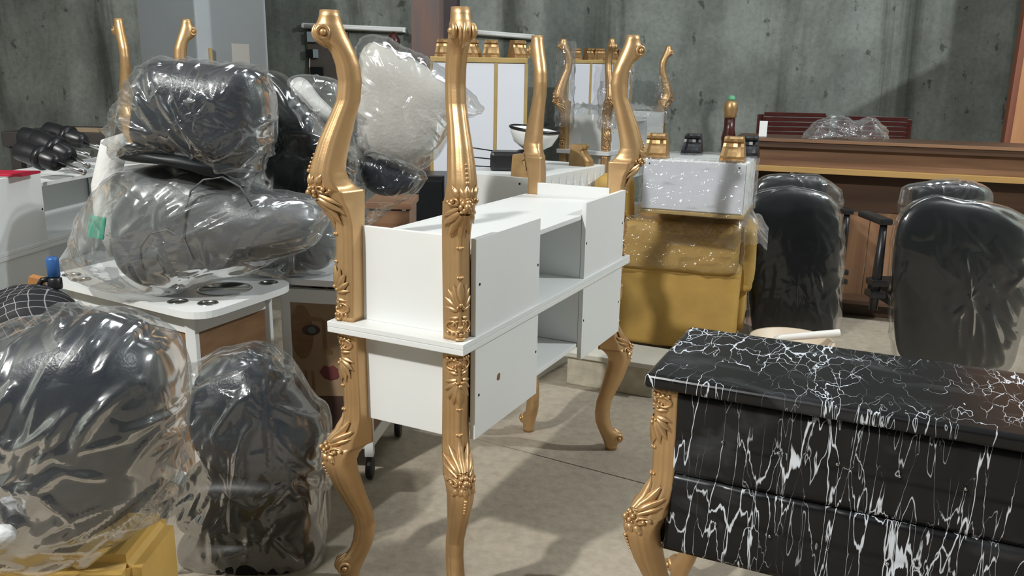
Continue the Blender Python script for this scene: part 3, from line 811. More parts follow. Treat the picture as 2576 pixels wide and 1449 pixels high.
# ------------------------------------------------------------------ right side: chairs, counter, red chairs
def office_chair(label, Y, back_px, head_px, film_px, head_film, lev, armx, floor_c, lean=0.0):
    org = Vector((floor_c[0], floor_c[1], 0)); t = thing('salon_chair', label, 'chair', org, group='black salon chairs by the counter')
    obj('backrest', pillow(back_px, Y, .06, n=64, m_=24, org=org, p=2.8, amp=.006, freq=4, seed=1), 'black_vinyl', t)
    obj('headrest', pillow(head_px, Y+.07, .05, n=48, m_=20, org=org, p=2.8), 'black_vinyl', t)
    o = obj('plastic_bag', pillow(film_px, Y, .085, org=org, p=2.8, n=160, m_=80, amp=.004, freq=4, seed=Y, fold_ctr=lev, ncr=90, crh=.016, spread=.2), 'film_thin', t)
    o2 = obj('plastic_bag', pillow(head_film, Y+.07, .07, org=org, p=2.6, n=100, m_=50, amp=.008, freq=7, seed=Y*2, ncr=26, crh=.012), 'film', t)
    zs = .44; bxc = floor_c[0]
    bm = bmesh.new(); bbox(bm, -.23, .23, .06, .46, zs-.05, zs+.05, .035); obj('seat', bm, 'black_vinyl', t)
    obj('pedestal', mesh_from('ped', *lathe([(.03, .09), (.03, zs-.05), (1e-6, zs-.05)], 16)), 'black_plastic', t, (0, .28, 0))
    obj('base_plate', mesh_from('bp', *lathe([(1e-6, 0), (.26, 0), (.26, .012), (.05, .05), (.03, .09), (1e-6, .09)], 32)), 'chrome', t, (0, .28, 0))
    for ax in armx:
        top = atY(ax, lev[1]+70, Y)-org
        tube('arm_post', 'black_plastic', t, [(top.x, .02, zs-.02), (top.x, .02, .60), (top.x, .02, top.z)], [.020, .022, .016], 10)
        bm = bmesh.new(); bbox(bm, top.x-.03, top.x+.03, -.01, .25, top.z, top.z+.03, .01); obj('arm_pad', bm, 'black_plastic', t)
        z2 = atY(ax, lev[1]+215, Y).z
        for dz in (0, .055):
            bm = bmesh.new(); bbox(bm, top.x-.036, top.x+.036, -.02, .06, z2-dz-.015, z2-dz+.015, .008); obj('arm_clamp', bm, 'black_plastic', t)
    return t
p = atY(2010, 700, 4.72)
office_chair('black salon chair in clear bag, beside the yellow armchair', 4.72,
    [(1890, 500), (1930, 480), (1985, 474), (2040, 480), (2085, 505), (2108, 560), (2114, 640), (2112, 740), (2100, 830), (2078, 900), (2000, 925), (1925, 905), (1895, 840), (1885, 700), (1880, 580)],
    [(1905, 470), (1930, 446), (1985, 440), (2040, 443), (2072, 455), (2078, 490), (2060, 525), (1980, 530), (1915, 520)],
    [(1878, 505), (1925, 478), (1985, 470), (2045, 476), (2095, 500), (2118, 555), (2122, 640), (2118, 740), (2108, 840), (2090, 912), (2000, 935), (1915, 915), (1885, 840), (1875, 700), (1868, 580)],
    [(1895, 470), (1925, 442), (1985, 436), (2050, 440), (2085, 455), (2112, 480), (2120, 520), (2110, 560), (2060, 545), (1980, 540), (1905, 530)],
    (1985, 470), (2134,), (p.x, 4.72))
p = atY(2415, 700, 3.75)
office_chair('black salon chair in clear bag, at the right edge behind the marble chest', 3.75,
    [(2250, 640), (2262, 560), (2300, 515), (2350, 500), (2400, 505), (2480, 520), (2560, 555), (2590, 640), (2590, 760), (2562, 860), (2535, 930), (2450, 965), (2330, 940), (2262, 890), (2247, 760)],
    [(2300, 480), (2320, 464), (2380, 458), (2440, 462), (2478, 478), (2486, 500), (2465, 522), (2400, 532), (2320, 528), (2298, 508)],
    [(2240, 640), (2255, 555), (2298, 508), (2350, 494), (2400, 500), (2490, 510), (2575, 545), (2600, 640), (2600, 760), (2572, 870), (2543, 940), (2450, 975), (2320, 950), (2252, 900), (2238, 760)],
    [(2264, 500), (2275, 470), (2310, 460), (2380, 452), (2440, 456), (2485, 474), (2494, 505), (2470, 535), (2400, 545), (2310, 560), (2270, 545)],
    (2352, 497), (2228,), (p.x, 3.75))

# long wooden counter
k0 = atZ(1850, 344, 1.10); k1 = atZ(2576, 372, 1.10); kyaw = math.atan2(k1.y-k0.y, k1.x-k0.x); KL = (k1-k0).length+.9
t = thing('wooden_counter', 'long brown wooden counter with yellow ledge behind the salon chairs', 'counter', (k0.x, k0.y, 0), kyaw)
box('top_board', 'dark_wood', t, 0, KL, -.03, .45, 1.045, 1.10, .003)
box('top_edge', 'brown_wood', t, 0, KL, -.040, -.0302, 1.083, 1.102, .001)
box('front_board', 'brown_wood', t, .0, KL, .01, .03, .93, 1.044, .002)
box('ledge', 'yellow_wood', t, 0, KL, -.035, .03, .895, .9295, .002)
box('ledge_post', 'yellow_wood', t, 1.27, 1.295, -.03, .02, .79, .8945, .002)
for s in (-1, 1):
    o = obj('gusset', mesh_from('g', [(0, -.025, 0), (s*.035, -.025, 0), (0, -.025, -.045), (0, -.01, 0), (s*.035, -.01, 0), (0, -.01, -.045)], [(0, 1, 2), (3, 5, 4), (0, 3, 4, 1), (1, 4, 5, 2), (2, 5, 3, 0)]), 'yellow_wood', t, (1.2825+s*.0126, 0, .8948))
box('recess_board', 'dark_wood', t, 0, KL, .10, .12, .66, .894, .002)
xp = 0
for i, wv in enumerate((.30, .26, .30, .28, .32, .27, .31, .30, .30)):
    if xp+wv > KL: break
    box('front_plank', 'brown_wood_up', t, xp+.002, xp+wv-.002, .085+.006*(i % 2), .12, .10, .655, .002); xp += wv
box('foot_rail', 'dark_wood', t, 0, KL, .02, .12, .0, .10, .003)
box('foot_shelf', 'dark_wood', t, 0, KL, -.10, .08, .10, .125, .003)

# dark red slatted chairs behind the counter
def red_chair(label, px0, px1, py, Y):
    a = atY(px0, py, Y); b = atY(px1, py+6, Y); wv = b.x-a.x
    t = thing('slatted_chair', label, 'chair', ((a.x+b.x)/2, Y, 0), R(-4), 'dark red slatted chairs')
    zt = a.z
    for i in range(7): box('slat', 'red_wood', t, -wv/2+.02, wv/2-.02, -.012, .010+.002*(i % 2), zt-.035*i-.032, zt-.035*i-.002, .002)
    for s in (-1, 1):
        box('back_post', 'red_wood', t, s*wv/2-.02, s*wv/2+.02, .011, .05, 0, zt-.02, .003)
        box('front_leg', 'red_wood', t, s*wv/2-.02, s*wv/2+.02, -.42, -.38, 0, .62, .003)
        box('armrest', 'red_wood', t, s*wv/2-.025, s*wv/2+.025, -.42, .01, .6201, .65, .003)
    box('seat', 'red_wood', t, -wv/2+.021, wv/2-.021, -.40, .0, .40, .44, .004)
    return t
red_chair('dark red slatted chair back in plastic wrap, nearer the turned post', 1918, 2082, 281, 6.3)
red_chair('dark red slatted chair back beside the crumpled plastic, farther from the turned post', 2122, 2288, 291, 6.3)
t = tag(obj('plastic_heap', pillow([(2012, 354), (2035, 330), (2075, 300), (2120, 294), (2155, 305), (2180, 294), (2205, 305), (2222, 330), (2232, 354), (2190, 356), (2100, 355), (2040, 354)], 5.45, .10, n=120, m_=60, amp=.03, freq=9, seed=3, ncr=40, crh=.03), 'film_hazy'), 'crumpled heap of clear plastic lying on the wooden counter', 'plastic wrap')
p = atY(1905, 345, 5.62)
tag(box('paper_card', 'tube_white', None, p.x-.025, p.x+.025, 5.50, 5.508, 1.1005, 1.20, 0), 'small white paper card standing on the counter beside the dark red slatted chair', 'card')
# turned post
p = atY(1836, 300, 5.75)
t = thing('turned_post', 'dark red turned post with gold collar and green tip', 'post', (p.x, 5.75, 0))
zt = atY(1834, 248, 5.75).z
obj('shaft', mesh_from('sh', *lathe([(.05, 0), (.05, .3), (.042, .35), (.045, zt-.30), (.05, zt-.26), (.036, zt-.20), (.036, zt-.13), (1e-6, zt-.13)], 20), smooth=True), 'red_wood', t)
obj('collar', mesh_from('co', *lathe([(.036, zt-.128), (.043, zt-.12), (.040, zt-.10), (.047, zt-.07), (.044, zt-.03), (.03, zt-.012), (1e-6, zt-.012)], 20), smooth=True), 'gold_old', t)
obj('tip', mesh_from('ti', *lathe([(.026, zt-.0118), (.028, zt+.0), (.02, zt+.018), (1e-6, zt+.022)], 16), smooth=True), 'green_cap', t)
# right-edge board; unseen slanted top shaped, second board added, to shade the wall
p0 = atY(2540, 360, 6.1)
t = thing('board_and_light_blocker', 'tall orange wooden board at the right edge behind the counter, with an added unseen shading board', 'boards', (p0.x, 6.1, 0))
def slab_poly(name, mat, pts, y0, y1):
    n = len(pts); vs = [(x, y0, z) for x, z in pts]+[(x, y1, z) for x, z in pts]
    return obj(name, mesh_from(name, vs, [tuple(range(n)), tuple(range(2*n-1, n-1, -1))]+[(k, k+n, (k+1) % n+n, (k+1) % n) for k in range(n)]), mat, t)
slab_poly('board', 'orange_wood', [(0, 0), (4.32-p0.x, 0), (4.32-p0.x, 2.78), (0, 2.33)], 0, .04)
slab_poly('board', 'orange_wood', [(4.325-p0.x, 0), (5.3-p0.x, 0), (5.3-p0.x, 4.0), (4.325-p0.x, 4.0)], .0, .04)  # added board out of view, blocks hall_lamp to shade the wall
box('edge_strip', 'edge_wood', t, -.045, -.0003, -.005, .045, 0, 2.3, .002)

# ------------------------------------------------------------------ back wall bits on the left
k = atY(495, 90, 6.4)
t = thing('grey_cabinet', 'tall pale grey metal cabinet behind the bagged cushions', 'cabinet', (k.x, 6.4, 0), R(55))
wv = .64; dv = .74
box('body', 'cabinet_grey_shaded', t, .0, wv, .02, dv, 0, 2.6, .004)
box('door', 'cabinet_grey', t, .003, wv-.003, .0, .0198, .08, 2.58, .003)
bm = bmesh.new(); bbox(bm, .09, .105, -.03, -.0005, 1.50, 1.62, .004); obj('handle', bm, 'gold_strip', t)
box('sticker', 'clear_white', t, .30, .46, -.002, -.0003, 1.50, 1.66, 0)
# fluorescent battens
for (x0, y0), (x1, y1), lb in (((760, 65), (1020, 77), 'unlit white tube light on the wall left of the steel column'), ((1188, 82), (1345, 95), 'unlit white tube light on the wall right of the steel column')):
    a = atY(x0, y0, 8.53); b = atY(x1, y1, 8.53)
    t = thing('tube_light', lb, 'tube light', ((a+b)/2), group='tube lights on the back wall', rot=(0, math.atan2(-(b.z-a.z), b.x-a.x), 0))
    hl = (b-a).length/2
    box('batten', 'tube_white', t, -hl, hl, .005, .0698, -.02, .03, .003)
    o = tube('tube', 'tube_white', t, [(-hl+.02, -.02, 0), (0, -.02, 0), (hl-.02, -.02, 0)], .016, 12)
    for s in (-1, 1): box('end_cap', 'tube_white', t, s*(hl-.012)-.012, s*(hl-.012)+.012, -.036, .0048, -.018, .018, .003)
# switch board
a = atY(770, 78, 8.55); b = atY(878, 190, 8.55)
t = thing('switch_board', 'brown electrical board with switch boxes and socket on the back wall', 'switch board', (a.x, 8.55, 0))
box('board', 'wall_board', t, 0, b.x-a.x, .02, .0498, b.z-.1, a.z, .003)
def on(px, py): q = atY(px, py, 8.56); return q.x-a.x, q.z
for (u0, v0, u1, v1, mt, nm) in ((773, 80, 800, 106, 'switch_blue', 'switch_box'), (771, 124, 787, 144, 'black_plastic', 'switch_box'), (788, 124, 801, 146, 'switch_blue', 'switch_box'), (782, 168, 814, 192, 'black_plastic', 'socket')):
    (xa, za), (xb, zb) = on(u0, v0), on(u1, v1); box(nm, mt, t, xa, xb, -.02, .0198, zb, za, .004)
x, z0 = on(779, 147); _, z1 = on(779, 192); tube('cable', 'clear_white', t, [(x, .008, z0), (x-.004, .004, (z0+z1)/2), (x, .008, z1)], .006, 6)

# dark finial behind the white cushion
p = atY(990, 100, 6.6)
t = thing('turned_post', 'dark red turned finial peeping over the wrapped white cushion', 'post', (p.x, 6.6, 0))
z = atY(990, 80, 6.6).z
obj('shaft', mesh_from('sh', *lathe([(.045, 0), (.045, z-.2), (.03, z-.15), (.05, z-.10), (.052, z-.06), (.03, z-.02), (.016, z), (1e-6, z)], 18), smooth=True), 'red_wood', t)

# ------------------------------------------------------------------ tray tables with prints
def rounded(corners, rad, n=8):
    out = []; m_ = len(corners)
    for i in range(m_):
        p0, p1, p2 = corners[i-1], corners[i], corners[(i+1) % m_]
        d0 = (p0-p1).normalized(); d1 = (p2-p1).normalized()
        a = p1+d0*rad; b = p1+d1*rad
        for k in range(n+1):
            t_ = k/n; out.append(a*(1-t_)**2+p1*2*t_*(1-t_)+b*t_*t_)
    return out
def tray_table(name, label, F, Lc, Rc, zt, bowl, cups, side='face', casters=True, bf=.74):
    Bc = Lc+Rc-F; ctr = (Lc+Rc)/2; t = thing(name, label, 'table', (ctr.x, ctr.y, 0), group='white tray tables')
    fl2 = lambda p: Vector((p.x-ctr.x, p.y-ctr.y, 0))
    C4 = [fl2(F), fl2(Rc), fl2(Bc), fl2(Lc)]
    outer = rounded(C4, .10)
    bm = bmesh.new(); loops = []
    def loop(pts):
        vs = [bm.verts.new((p.x, p.y, zt)) for p in pts]
        return [bm.edges.new((vs[i], vs[(i+1) % len(vs)])) for i in range(len(vs))]
    es = loop(outer)
    for (c, r) in [bowl]+cups: es += loop([fl2(c)+Vector((math.cos(2*PI*k/28)*r, math.sin(2*PI*k/28)*r, 0)) for k in range(28)])
    r_ = bmesh.ops.triangle_fill(bm, use_beauty=True, use_dissolve=False, edges=es)
    fs = [g for g in r_['geom'] if isinstance(g, bmesh.types.BMFace)]
    ex = bmesh.ops.extrude_face_region(bm, geom=fs)
    for g in ex['geom']:
        if isinstance(g, bmesh.types.BMVert): g.co.z = zt-.022
    obj('tray_top', bm, 'white_enamel', t)
    for i, (c, r) in enumerate([bowl]+cups):
        q = fl2(c); dp = .05 if i == 0 else .035
        prof = [(r+.006, zt+.0008), (r+.004, zt+.003), (r-.001, zt+.002), (r*.93, zt-dp*.4), (r*.72, zt-dp*.85), (r*.4, zt-dp), (1e-6, zt-dp)]
        obj('steel_bowl' if i == 0 else 'cup', mesh_from('bw', *lathe(prof, 32), smooth=True), 'steel', t, (q.x, q.y, 0))
    # body: posts, rails, panels
    cs = [c*bf for c in C4]
    for c in cs: box('post', 'white_board', t, c.x-.016, c.x+.016, c.y-.016, c.y+.016, .09, zt-.0225, .003)
    for i in range(4):
        a, b = cs[i], cs[(i+1) % 4]; d = (b-a); ln = d.length; an = math.atan2(d.y, d.x); mid = (a+b)/2
        for z0 in (zt-.09, .12):
            bm = bmesh.new(); bbox(bm, -ln/2+.017, ln/2-.017, -.012, .012, z0, z0+.05, .002); obj('rail', bm, 'white_board', t, (mid.x, mid.y, 0), (0, 0, an))
        bm = bmesh.new(); bbox(bm, -ln/2+.017, ln/2-.017, -.005, .005, .1702, zt-.0902, 0)
        pn = obj('print_panel', bm, 'skin_print' if (side == 'face' and i == 0) else 'print_brown', t, (mid.x, mid.y, 0), (0, 0, an))
        if side == 'face' and i == 0: face_print(pn, ln, zt)
    if casters:
        for c in cs:
            cg = obj('caster', mesh_from('cst', *merge([([Vector((v[2]-.012, v[0], v[1]+.04)) for v in lathe([(1e-6, 0), (.036, 0), (.04, .006), (.04, .018), (.036, .024), (1e-6, .024)], 20)[0]], lathe([(1e-6, 0), (.036, 0), (.04, .006), (.04, .018), (.036, .024), (1e-6, .024)], 20)[1]), tube_path([(0, -.01, .05), (0, 0, .085)], .012, 8)])), 'black_plastic', t, (c.x, c.y, .0005))
    return t
def flat(parent, name, pts, mat, y):
    n = len(pts); vs = [(x, y, z) for x, z in pts]+[(x, y+.001, z) for x, z in pts]
    fs = [tuple(range(n))]+[(k, (k+1) % n, (k+1) % n+n, k+n) for k in range(n)]
    return obj(name, mesh_from(name, vs, fs), mat, parent)
def ell(cx, cz, rx, rz, n=24, rot=0, lo=0, hi=2*PI):
    return [(cx+rx*math.cos(lo+(hi-lo)*k/n)*math.cos(rot)-rz*math.sin(lo+(hi-lo)*k/n)*math.sin(rot), cz+rx*math.cos(lo+(hi-lo)*k/n)*math.sin(rot)+rz*math.sin(lo+(hi-lo)*k/n)*math.cos(rot)) for k in range(n)]
def face_print(pn, ln, zt):
    y = -.0068; x0 = -ln/2+.02
    L = lambda u, v: (x0+u, zt-.09-v)
    def el(nm, u, v, ru, rv, mat, rot=0, dy=0, **k): cx, cz = L(u, v); return flat(pn, nm, ell(cx, cz, ru, rv, rot=rot, **k), mat, y-dy)
    el('printed_shade', .035, .11, .042, .10, 'print_brown')
    el('printed_eye', .070, .10, .034, .020, 'print_dark', .1, .0003)
    el('printed_iris', .074, .10, .015, .012, 'print_eye', 0, .0006)
    cx, cz = L(.080, .060); flat(pn, 'printed_brow', [(cx-.045, cz-.012), (cx-.01, cz+.008), (cx+.035, cz+.004), (cx+.045, cz-.010), (cx+.02, cz-.006), (cx-.012, cz-.004)], 'print_brown', y-.0003)
    cx, cz = L(.125, .165); flat(pn, 'printed_nose', [(cx-.012, cz+.10), (cx-.004, cz+.10), (cx+.002, cz), (cx+.022, cz-.010), (cx+.02, cz-.022), (cx-.006, cz-.02), (cx-.012, cz)], 'print_brown', y-.0003)
    cx, cz = L(.135, .255); flat(pn, 'printed_lips', [(cx-.040, cz), (cx-.02, cz+.026), (cx-.002, cz+.020), (cx+.012, cz+.028), (cx+.045, cz+.004), (cx+.025, cz-.022), (cx, cz-.030), (cx-.022, cz-.024)], 'print_lip', y-.0003)
    for i, u in enumerate((.022, .045, .070)):
        cx, cz = L(u, .32); flat(pn, 'printed_finger_line', [(cx-.004, cz+.07), (cx+.004, cz+.06), (cx+.006, cz-.06), (cx-.005, cz-.06)], 'print_brown', y-.0003)
    cx, cz = L(.12, .37); flat(pn, 'printed_shadow', [(cx-.04, cz+.02), (cx+.08, cz+.03), (cx+.08, cz-.16), (cx-.04, cz-.16)], 'print_dark', y-.0003)
ZT = .75
F1 = atZ(500, 794, ZT); L1 = atZ(98, 696, ZT); R1 = atZ(752, 711, ZT)
cz = lambda x, y: atZ(x, y, ZT)
tray_table('tray_table', 'white tray table with steel bowl holding the grey bagged cushion', F1, L1, R1, ZT, (cz(566, 727), .082),
    [(cz(447, 759), .026), (cz(523, 763), .026), (cz(676, 712), .026), (cz(180, 692), .026), (cz(205, 704), .026)], side='wood')
d1 = Vector((math.cos(R(-8)), math.sin(R(-8)), 0)); d2 = Vector((math.cos(R(82)), math.sin(R(82)), 0))
c2 = Vector((-.80, 2.86, ZT))+(d1*.34+d2*.44)*.43
F2 = c2-(d1*.34+d2*.44)/2; R2 = F2+d1*.34; L2 = F2+d2*.44
tray_table('tray_table', 'white tray table with a printed face on its side, behind the gold leg', F2, L2, R2, ZT, (F2+d1*.19+d2*.27, .06), [(F2+d1*.12+d2*.09, .026)], side='face', bf=.86)

# ------------------------------------------------------------------ bagged cushions on the left
def B(*a, **k): return wrapped(*a, **k)
# grey seat on the tray table
gt, gorg = B('bagged_cushion', 'grey vinyl seat cushion in clear bag lying on the white tray table', 'cushion', 2.62,
  [(168, 652), (190, 610), (228, 525), (285, 445), (330, 418), (420, 408), (520, 416), (600, 438), (650, 470), (720, 484), (795, 500), (824, 545), (806, 600), (750, 635), (690, 655), (620, 685), (560, 700), (490, 716), (430, 728), (385, 729), (320, 722), (240, 705), (195, 690)], .20,
  [('seat_pad', [(300, 560), (310, 480), (345, 430), (420, 416), (510, 424), (590, 450), (640, 480), (720, 496), (788, 512), (810, 548), (792, 592), (730, 625), (660, 650), (560, 680), (480, 702), (420, 712), (360, 700), (310, 650)], .165, 'grey_vinyl', dict(amp=.006, freq=5, p=3))],
  film='film_hazy', amp=0.0158, freq=4.4, seed=1.3, fold_ctr=(300, 640), ncr=120, crh=0.0165, group='bagged seat cushions')
for pts in ([(462, 600), (466, 530), (480, 480), (512, 452), (560, 445), (604, 470), (634, 520)], [(352, 668), (352, 620), (376, 588), (420, 578), (462, 600), (482, 650), (474, 700)]):
    tube('piping', 'grey_vinyl', gt, [atY(x, y, 2.452+.02*abs(x-470)/300)-gorg for x, y in pts], .003, 8)
# white roll and green tape beside it, inside the bag's edge
a = atY(288, 368, 2.66); b = atY(262, 470, 2.64); c = atY(268, 560, 2.62); d = atY(300, 640, 2.62)
tag(tube('cloth_roll', 'white_cloth', None, [a+Vector((.03, .02, .012)), a, b, c, d], [.03, .042, .038, .034, .03], 18), 'white rolled cloth tucked beside the grey bagged cushion', 'roll')
p = atY(243, 572, 2.53)
bm = bmesh.new(); bbox(bm, -.024, .024, -.006, .006, -.035, .035, .004)
tag(obj('green_packet', bm, 'green_tape', None, p, (0, .2, .2)), 'small green packet at the left edge of the grey bagged cushion', 'packet')
# dark cushion on top
B('bagged_cushion', 'dark navy cushion in clear bag on top of the pile at left', 'cushion', 2.58,
  [(286, 335), (300, 290), (322, 235), (350, 185), (390, 155), (440, 148), (560, 158), (650, 170), (674, 200), (690, 255), (690, 330), (676, 395), (655, 440), (622, 462), (580, 452), (520, 430), (450, 414), (380, 408), (322, 402), (295, 375)], .17,
  [('seat_pad', [(346, 350), (352, 265), (375, 180), (420, 156), (540, 164), (645, 180), (670, 215), (680, 290), (668, 370), (630, 415), (560, 400), (480, 380), (400, 372)], .14, 'navy_vinyl', dict(p=3.2, amp=.006, freq=5)),
   ('seat_base', [(310, 388), (335, 360), (420, 362), (520, 375), (620, 405), (650, 425), (620, 452), (540, 430), (450, 408), (360, 400)], .15, 'black_vinyl', dict(p=2.6))],
  film='film', amp=0.0135, freq=4.8, seed=5.1, fold_ctr=(520, 410), ncr=120, crh=0.0180, group='bagged seat cushions')
# black cushion behind
B('bagged_cushion', 'black vinyl cushion in clear bag right of the navy one', 'cushion', 2.98,
  [(640, 200), (680, 176), (730, 200), (800, 262), (850, 330), (905, 380), (910, 440), (890, 500), (840, 540), (760, 540), (690, 500), (645, 430), (630, 300)], .17,
  [('seat_pad', [(645, 220), (682, 188), (728, 215), (795, 275), (840, 340), (880, 390), (890, 440), (860, 490), (780, 510), (700, 480), (655, 420), (640, 310)], .14, 'black_vinyl', dict(p=3, amp=.006, freq=5))],
  film='film_thin', amp=0.0126, freq=4.8, seed=8.4, fold_ctr=(800, 330), ncr=120, crh=0.0120, group='bagged seat cushions')
B('bagged_cushion', 'grey vinyl backrest in clear bag squeezed behind the tall gold leg', 'cushion', 2.92,
  [(650, 560), (680, 500), (760, 490), (830, 510), (855, 560), (862, 640), (840, 685), (760, 695), (700, 694), (640, 690), (625, 630)], .13,
  [('backrest', [(660, 580), (690, 515), (760, 502), (820, 520), (842, 570), (845, 630), (820, 670), (740, 680), (680, 682), (640, 650)], .105, 'grey_vinyl', dict(p=3, amp=.006, freq=5))],
  film='film_hazy', amp=.013, freq=5, seed=18.4, ncr=30, crh=.014, group='bagged seat cushions')
B('bagged_cushion', 'black padded headrest in clear bag below the wrapped white cushion', 'cushion', 3.12,
  [(885, 382), (925, 372), (1000, 400), (1066, 435), (1066, 462), (1040, 492), (1000, 515), (960, 545), (925, 566), (905, 540), (896, 470)], .11,
  [('pad', [(905, 395), (935, 385), (1000, 412), (1052, 440), (1050, 466), (1015, 486), (965, 490), (925, 470), (908, 430)], .085, 'navy_vinyl', dict(p=2.8))],
  film='film_thin', amp=0.0099, freq=6.4, seed=2.4, fold_ctr=(930, 560), ncr=120, crh=0.0090, group='bagged seat cushions')
B('bagged_cushion', 'beige cloth cushion in clear bag leaning behind the two tall gold legs', 'cushion', 3.10,
  [(888, 240), (890, 150), (905, 105), (935, 86), (975, 96), (1040, 130), (1110, 172), (1160, 205), (1216, 272), (1192, 292), (1148, 310), (1125, 360), (1095, 400), (1050, 432), (1000, 424), (940, 402), (900, 385), (890, 320)], .16,
  [('pad', [(900, 240), (904, 160), (920, 118), (945, 106), (985, 120), (1050, 155), (1110, 195), (1140, 240), (1135, 310), (1110, 360), (1075, 395), (1040, 412), (990, 405), (935, 388), (906, 368), (900, 310)], .13, 'beige_cloth', dict(p=3, amp=.008, freq=4))],
  film='film', amp=0.0108, freq=4.0, seed=12.4, fold_ctr=(1120, 360), ncr=120, crh=0.0105, group='bagged seat cushions')
B('bagged_cushion', 'white padded roll in clear bag between the black and beige cushions', 'cushion', 2.98,
  [(726, 212), (742, 190), (790, 190), (845, 205), (862, 250), (858, 300), (835, 322), (800, 300), (760, 255)], .08,
  [('roll', [(730, 212), (745, 195), (768, 200), (800, 240), (838, 280), (840, 305), (815, 300), (770, 262), (740, 232)], .06, 'white_cloth', dict(p=2.2))],
  film='film_hazy', amp=.008, freq=6, seed=22.4, ncr=20, crh=.010, group='bagged seat cushions')

# big bag in the front left corner on a foam block
tt, og = B('bagged_cushion', 'large dark chair seat in tied clear bag in the front left corner', 'cushion', 1.62,
  [(-120, 1000), (-60, 880), (60, 815), (180, 786), (290, 782), (350, 803), (412, 842), (446, 895), (463, 965), (455, 1060), (444, 1150), (428, 1225), (380, 1296), (285, 1355), (180, 1384), (80, 1390), (-20, 1392), (-110, 1330), (-150, 1180)], .20,
  [('seat_pad', [(-110, 1010), (-50, 900), (60, 835), (180, 805), (280, 802), (335, 825), (385, 865), (412, 930), (420, 1020), (410, 1120), (395, 1200), (350, 1265), (260, 1320), (170, 1345), (60, 1350), (-60, 1340), (-120, 1200)], .165, 'navy_vinyl', dict(p=3, amp=.006, freq=4))],
  film='film', amp=0.0135, freq=4.8, seed=31.7, fold_ctr=(0, 1345), ncr=120, crh=0.0270, group='bagged seat cushions')
kn = atY(8, 1345, 1.40)-og
obj('bag_knot', mesh_from('kn', *merge([ball(kn, .02, 12, 8, (1.2, 1, 1)), tube_path([kn, kn+Vector((-.03, -.02, -.01)), kn+Vector((-.07, -.03, -.05))], [.012, .02, .034], 12)]), smooth=True), 'film_white', tt)
zb = atY(200, 1378, 1.62).z
bm = bmesh.new(); bbox(bm, -.45, .135, -.12, .11, 0, zb+.03); bmesh.ops.bevel(bm, geom=bm.edges[:], offset=.03, segments=3, affect='EDGES')
pc = atY(150, 1400, 1.62)
tag(obj('foam_block', bm, 'yellow_foam', None, (-.90, 1.64, 0)), 'yellow foam block carrying the big tied bag in the front left corner', 'foam block')
# dark chair in a bag standing on the floor
B('bagged_chair', 'black chair in dusty clear bag standing on the floor beside the gold leg', 'chair', 2.30,
  [(455, 960), (480, 925), (530, 895), (590, 872), (630, 862), (680, 885), (722, 930), (790, 1010), (828, 1062), (832, 1120), (822, 1200), (820, 1310), (812, 1400), (780, 1422), (640, 1428), (480, 1420), (432, 1390), (436, 1300), (455, 1180), (470, 1080)], .165,
  [('backrest', [(490, 1030), (505, 940), (560, 905), (625, 888), (675, 908), (718, 960), (780, 1035), (818, 1085), (812, 1150), (750, 1190), (640, 1190), (545, 1160), (500, 1100)], .125, 'navy_vinyl', dict(p=3, amp=.008, freq=5)),
   ('seat', [(462, 1250), (480, 1180), (600, 1160), (740, 1172), (806, 1205), (806, 1275), (775, 1315), (600, 1325), (478, 1305)], .135, 'black_vinyl', dict(p=3.6)),
   ('base', [(455, 1390), (468, 1340), (560, 1315), (660, 1310), (760, 1320), (800, 1360), (790, 1408), (640, 1416), (490, 1410)], .125, 'black_vinyl', dict(p=2.4))],
  film='film', amp=0.0153, freq=4.0, seed=41.7, fold_ctr=(640, 880), ncr=120, crh=0.0225)

# checked bundle, bottle and bits behind the front bag
tag(obj('checked_bundle', pillow([(-60, 760), (0, 738), (60, 735), (110, 742), (150, 752), (178, 775), (195, 820), (190, 1000), (180, 1200), (60, 1225), (-60, 1210), (-90, 1000), (-80, 840)], 2.30, .17, n=96, m_=40, amp=.03, freq=6, seed=3.3, ncr=20, crh=.03, p=2.8), 'check_cloth'), 'black bundle of cloth with white net pattern behind the big tied bag', 'cloth')
p = atY(135, 684, 2.36)
t = thing('spray_bottle', 'small blue bottle with black nozzle beside the tray table', 'bottle', (p.x, 2.36, p.z-.05))
obj('body', mesh_from('bt', *lathe([(1e-6, 0), (.018, 0), (.02, .004), (.02, .03), (.014, .036), (1e-6, .036)], 18), smooth=True), 'black_plastic', t)
obj('cap', mesh_from('cp', *lathe([(.014, .0362), (.017, .038), (.017, .088), (.014, .094), (1e-6, .094)], 18), smooth=True), 'blue_plastic', t)
tube('hose', 'black_plastic', t, [(-.012, -.01, .03), (-.03, -.012, .028), (-.042, -.014, .010), (-.043, -.014, -.03)], .008, 8)
p = atY(93, 702, 2.40)
bm = bmesh.new(); bbox(bm, -.018, .02, -.015, .015, -.03, .008, .002)
tag(obj('cardboard_scrap', bm, 'orange_card', None, p, (0, .25, .1)), 'small orange cardboard scrap on the checked bundle', 'cardboard')

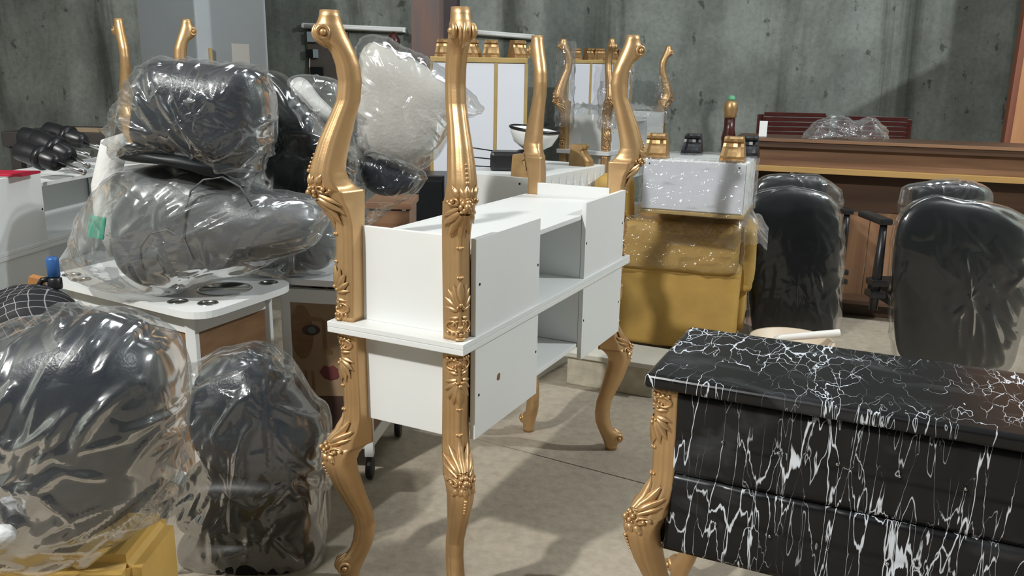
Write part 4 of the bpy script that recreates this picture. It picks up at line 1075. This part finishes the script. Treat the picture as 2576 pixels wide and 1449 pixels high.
# chair bases and bits on the left desk
def gas_lift(label, p0, p1, p2, Y, r):
    A, B_, C_ = atY(*p0, Y), atY(*p1, Y-.04), atY(*p2, Y-.09)
    t = thing('gas_lift', label, 'chair part', A, group='black chair lifts heaped on the left desk')
    B_ = B_-A; C_ = C_-A; d = B_.normalized()
    tube('sleeve', 'black_plastic', t, [-d*.02, Vector(), B_*.25, B_*.6, B_*.92, B_], [r*.5, r*.95, r, r*.9, r*.8, r*.55], 18)
    tube('collar', 'black_plastic', t, [B_*.55-d*.012, B_*.55, B_*.55+d*.012], r*1.12, 18)
    tube('rod', 'chrome', t, [B_, (B_+C_)/2, C_], .011, 12)
for lb, a_, b_, c_, Y_, r_ in (('black chair lift with chrome rod on the left desk, frontmost', (52, 378), (150, 412), (212, 434), 3.22, .042), ('black chair lift with chrome rod on the left desk, second from the front', (92, 352), (182, 396), (222, 418), 3.42, .046),
    ('black chair lift on the left desk, third from the front', (60, 345), (170, 372), (225, 392), 3.62, .046), ('black chair lift on the left desk, farthest back', (120, 330), (215, 358), (250, 372), 3.85, .046)):
    gas_lift(lb, a_, b_, c_, Y_, r_)
p = atY(50, 430, 3.1)
bm = bmesh.new(); bbox(bm, -.09, .10, -.06, .06, 0, .009, .002)
tag(obj('red_folder', bm, 'red_card', None, (p.x, 3.0, .80+ST+.2585)), 'flat red folder on the left white desk', 'folder')
# dark board and table far left
p0 = atY(60, 325, 5.4); p1 = atY(330, 325, 5.4)
t = thing('dark_table', 'dark table with thick top in front of the back wall at left', 'table', ((p0.x+p1.x)/2, 5.4, 0))
hw = (p1.x-p0.x)/2; zt = p0.z
box('table_top', 'dark_board', t, -hw, hw, -.25, .4, zt-.09, zt, .004)
for x in (-hw+.06, hw-.06):
    for y in (-.2, .34): box('leg', 'dark_board', t, x-.03, x+.03, y-.03, y+.03, 0, zt-.0902, .003)
p = atY(172, 348, 5.0)
bm = bmesh.new(); bbox(bm, -.10, .10, -.04, .04, -.012, .012, .002)
tag(obj('tan_offcut', bm, 'tan_board', None, (p.x, 5.25, zt+.013), (0, 0, -.2)), 'tan wooden offcut lying on the dark table', 'board')

# crate and black box seen through the gap between the two tall legs
p0 = atY(925, 508, 3.75); p1 = atY(1030, 508, 3.75)
t = thing('wooden_crate', 'brown wooden crate low behind the bagged headrest', 'crate', ((p0.x+p1.x)/2, 3.75, 0)); hw = (p1.x-p0.x)/2
box('lid', 'brown_wood', t, -hw-.01, hw+.01, -.01, .28, p0.z-.03, p0.z, .002)
for i in range(4): box('plank', 'brown_wood', t, -hw, hw, 0, .018, .03+i*(p0.z-.06)/4, .02+(i+1)*(p0.z-.06)/4, .002)
for i in (0, 1): box('side', 'brown_wood', t, (-hw, hw-.018)[i], (-hw+.018, hw)[i], .0182, .27, .03, p0.z-.031, .002)
for i in (0, 1): box('skid', 'dark_wood', t, (-hw+.01, hw-.05)[i], (-hw+.05, hw-.01)[i], 0, .27, 0, .0298, .002)
p0 = atY(1028, 440, 4.7); p1 = atY(1118, 440, 4.7)
t = thing('black_box', 'tall black box standing in front of the steel column', 'box', ((p0.x+p1.x)/2, 4.7, 0)); hw = (p1.x-p0.x)/2
box('body', 'black_plastic', t, -hw, hw, 0, .24, .02, p0.z, .006)
box('front_panel', 'black_vinyl', t, -hw+.012, hw-.012, -.008, -.0003, .05, p0.z-.03, .002)
for i in (-1, 1): box('foot', 'black_plastic', t, i*(hw-.03)-.015, i*(hw-.03)+.015, .02, .22, 0, .0198, .002)
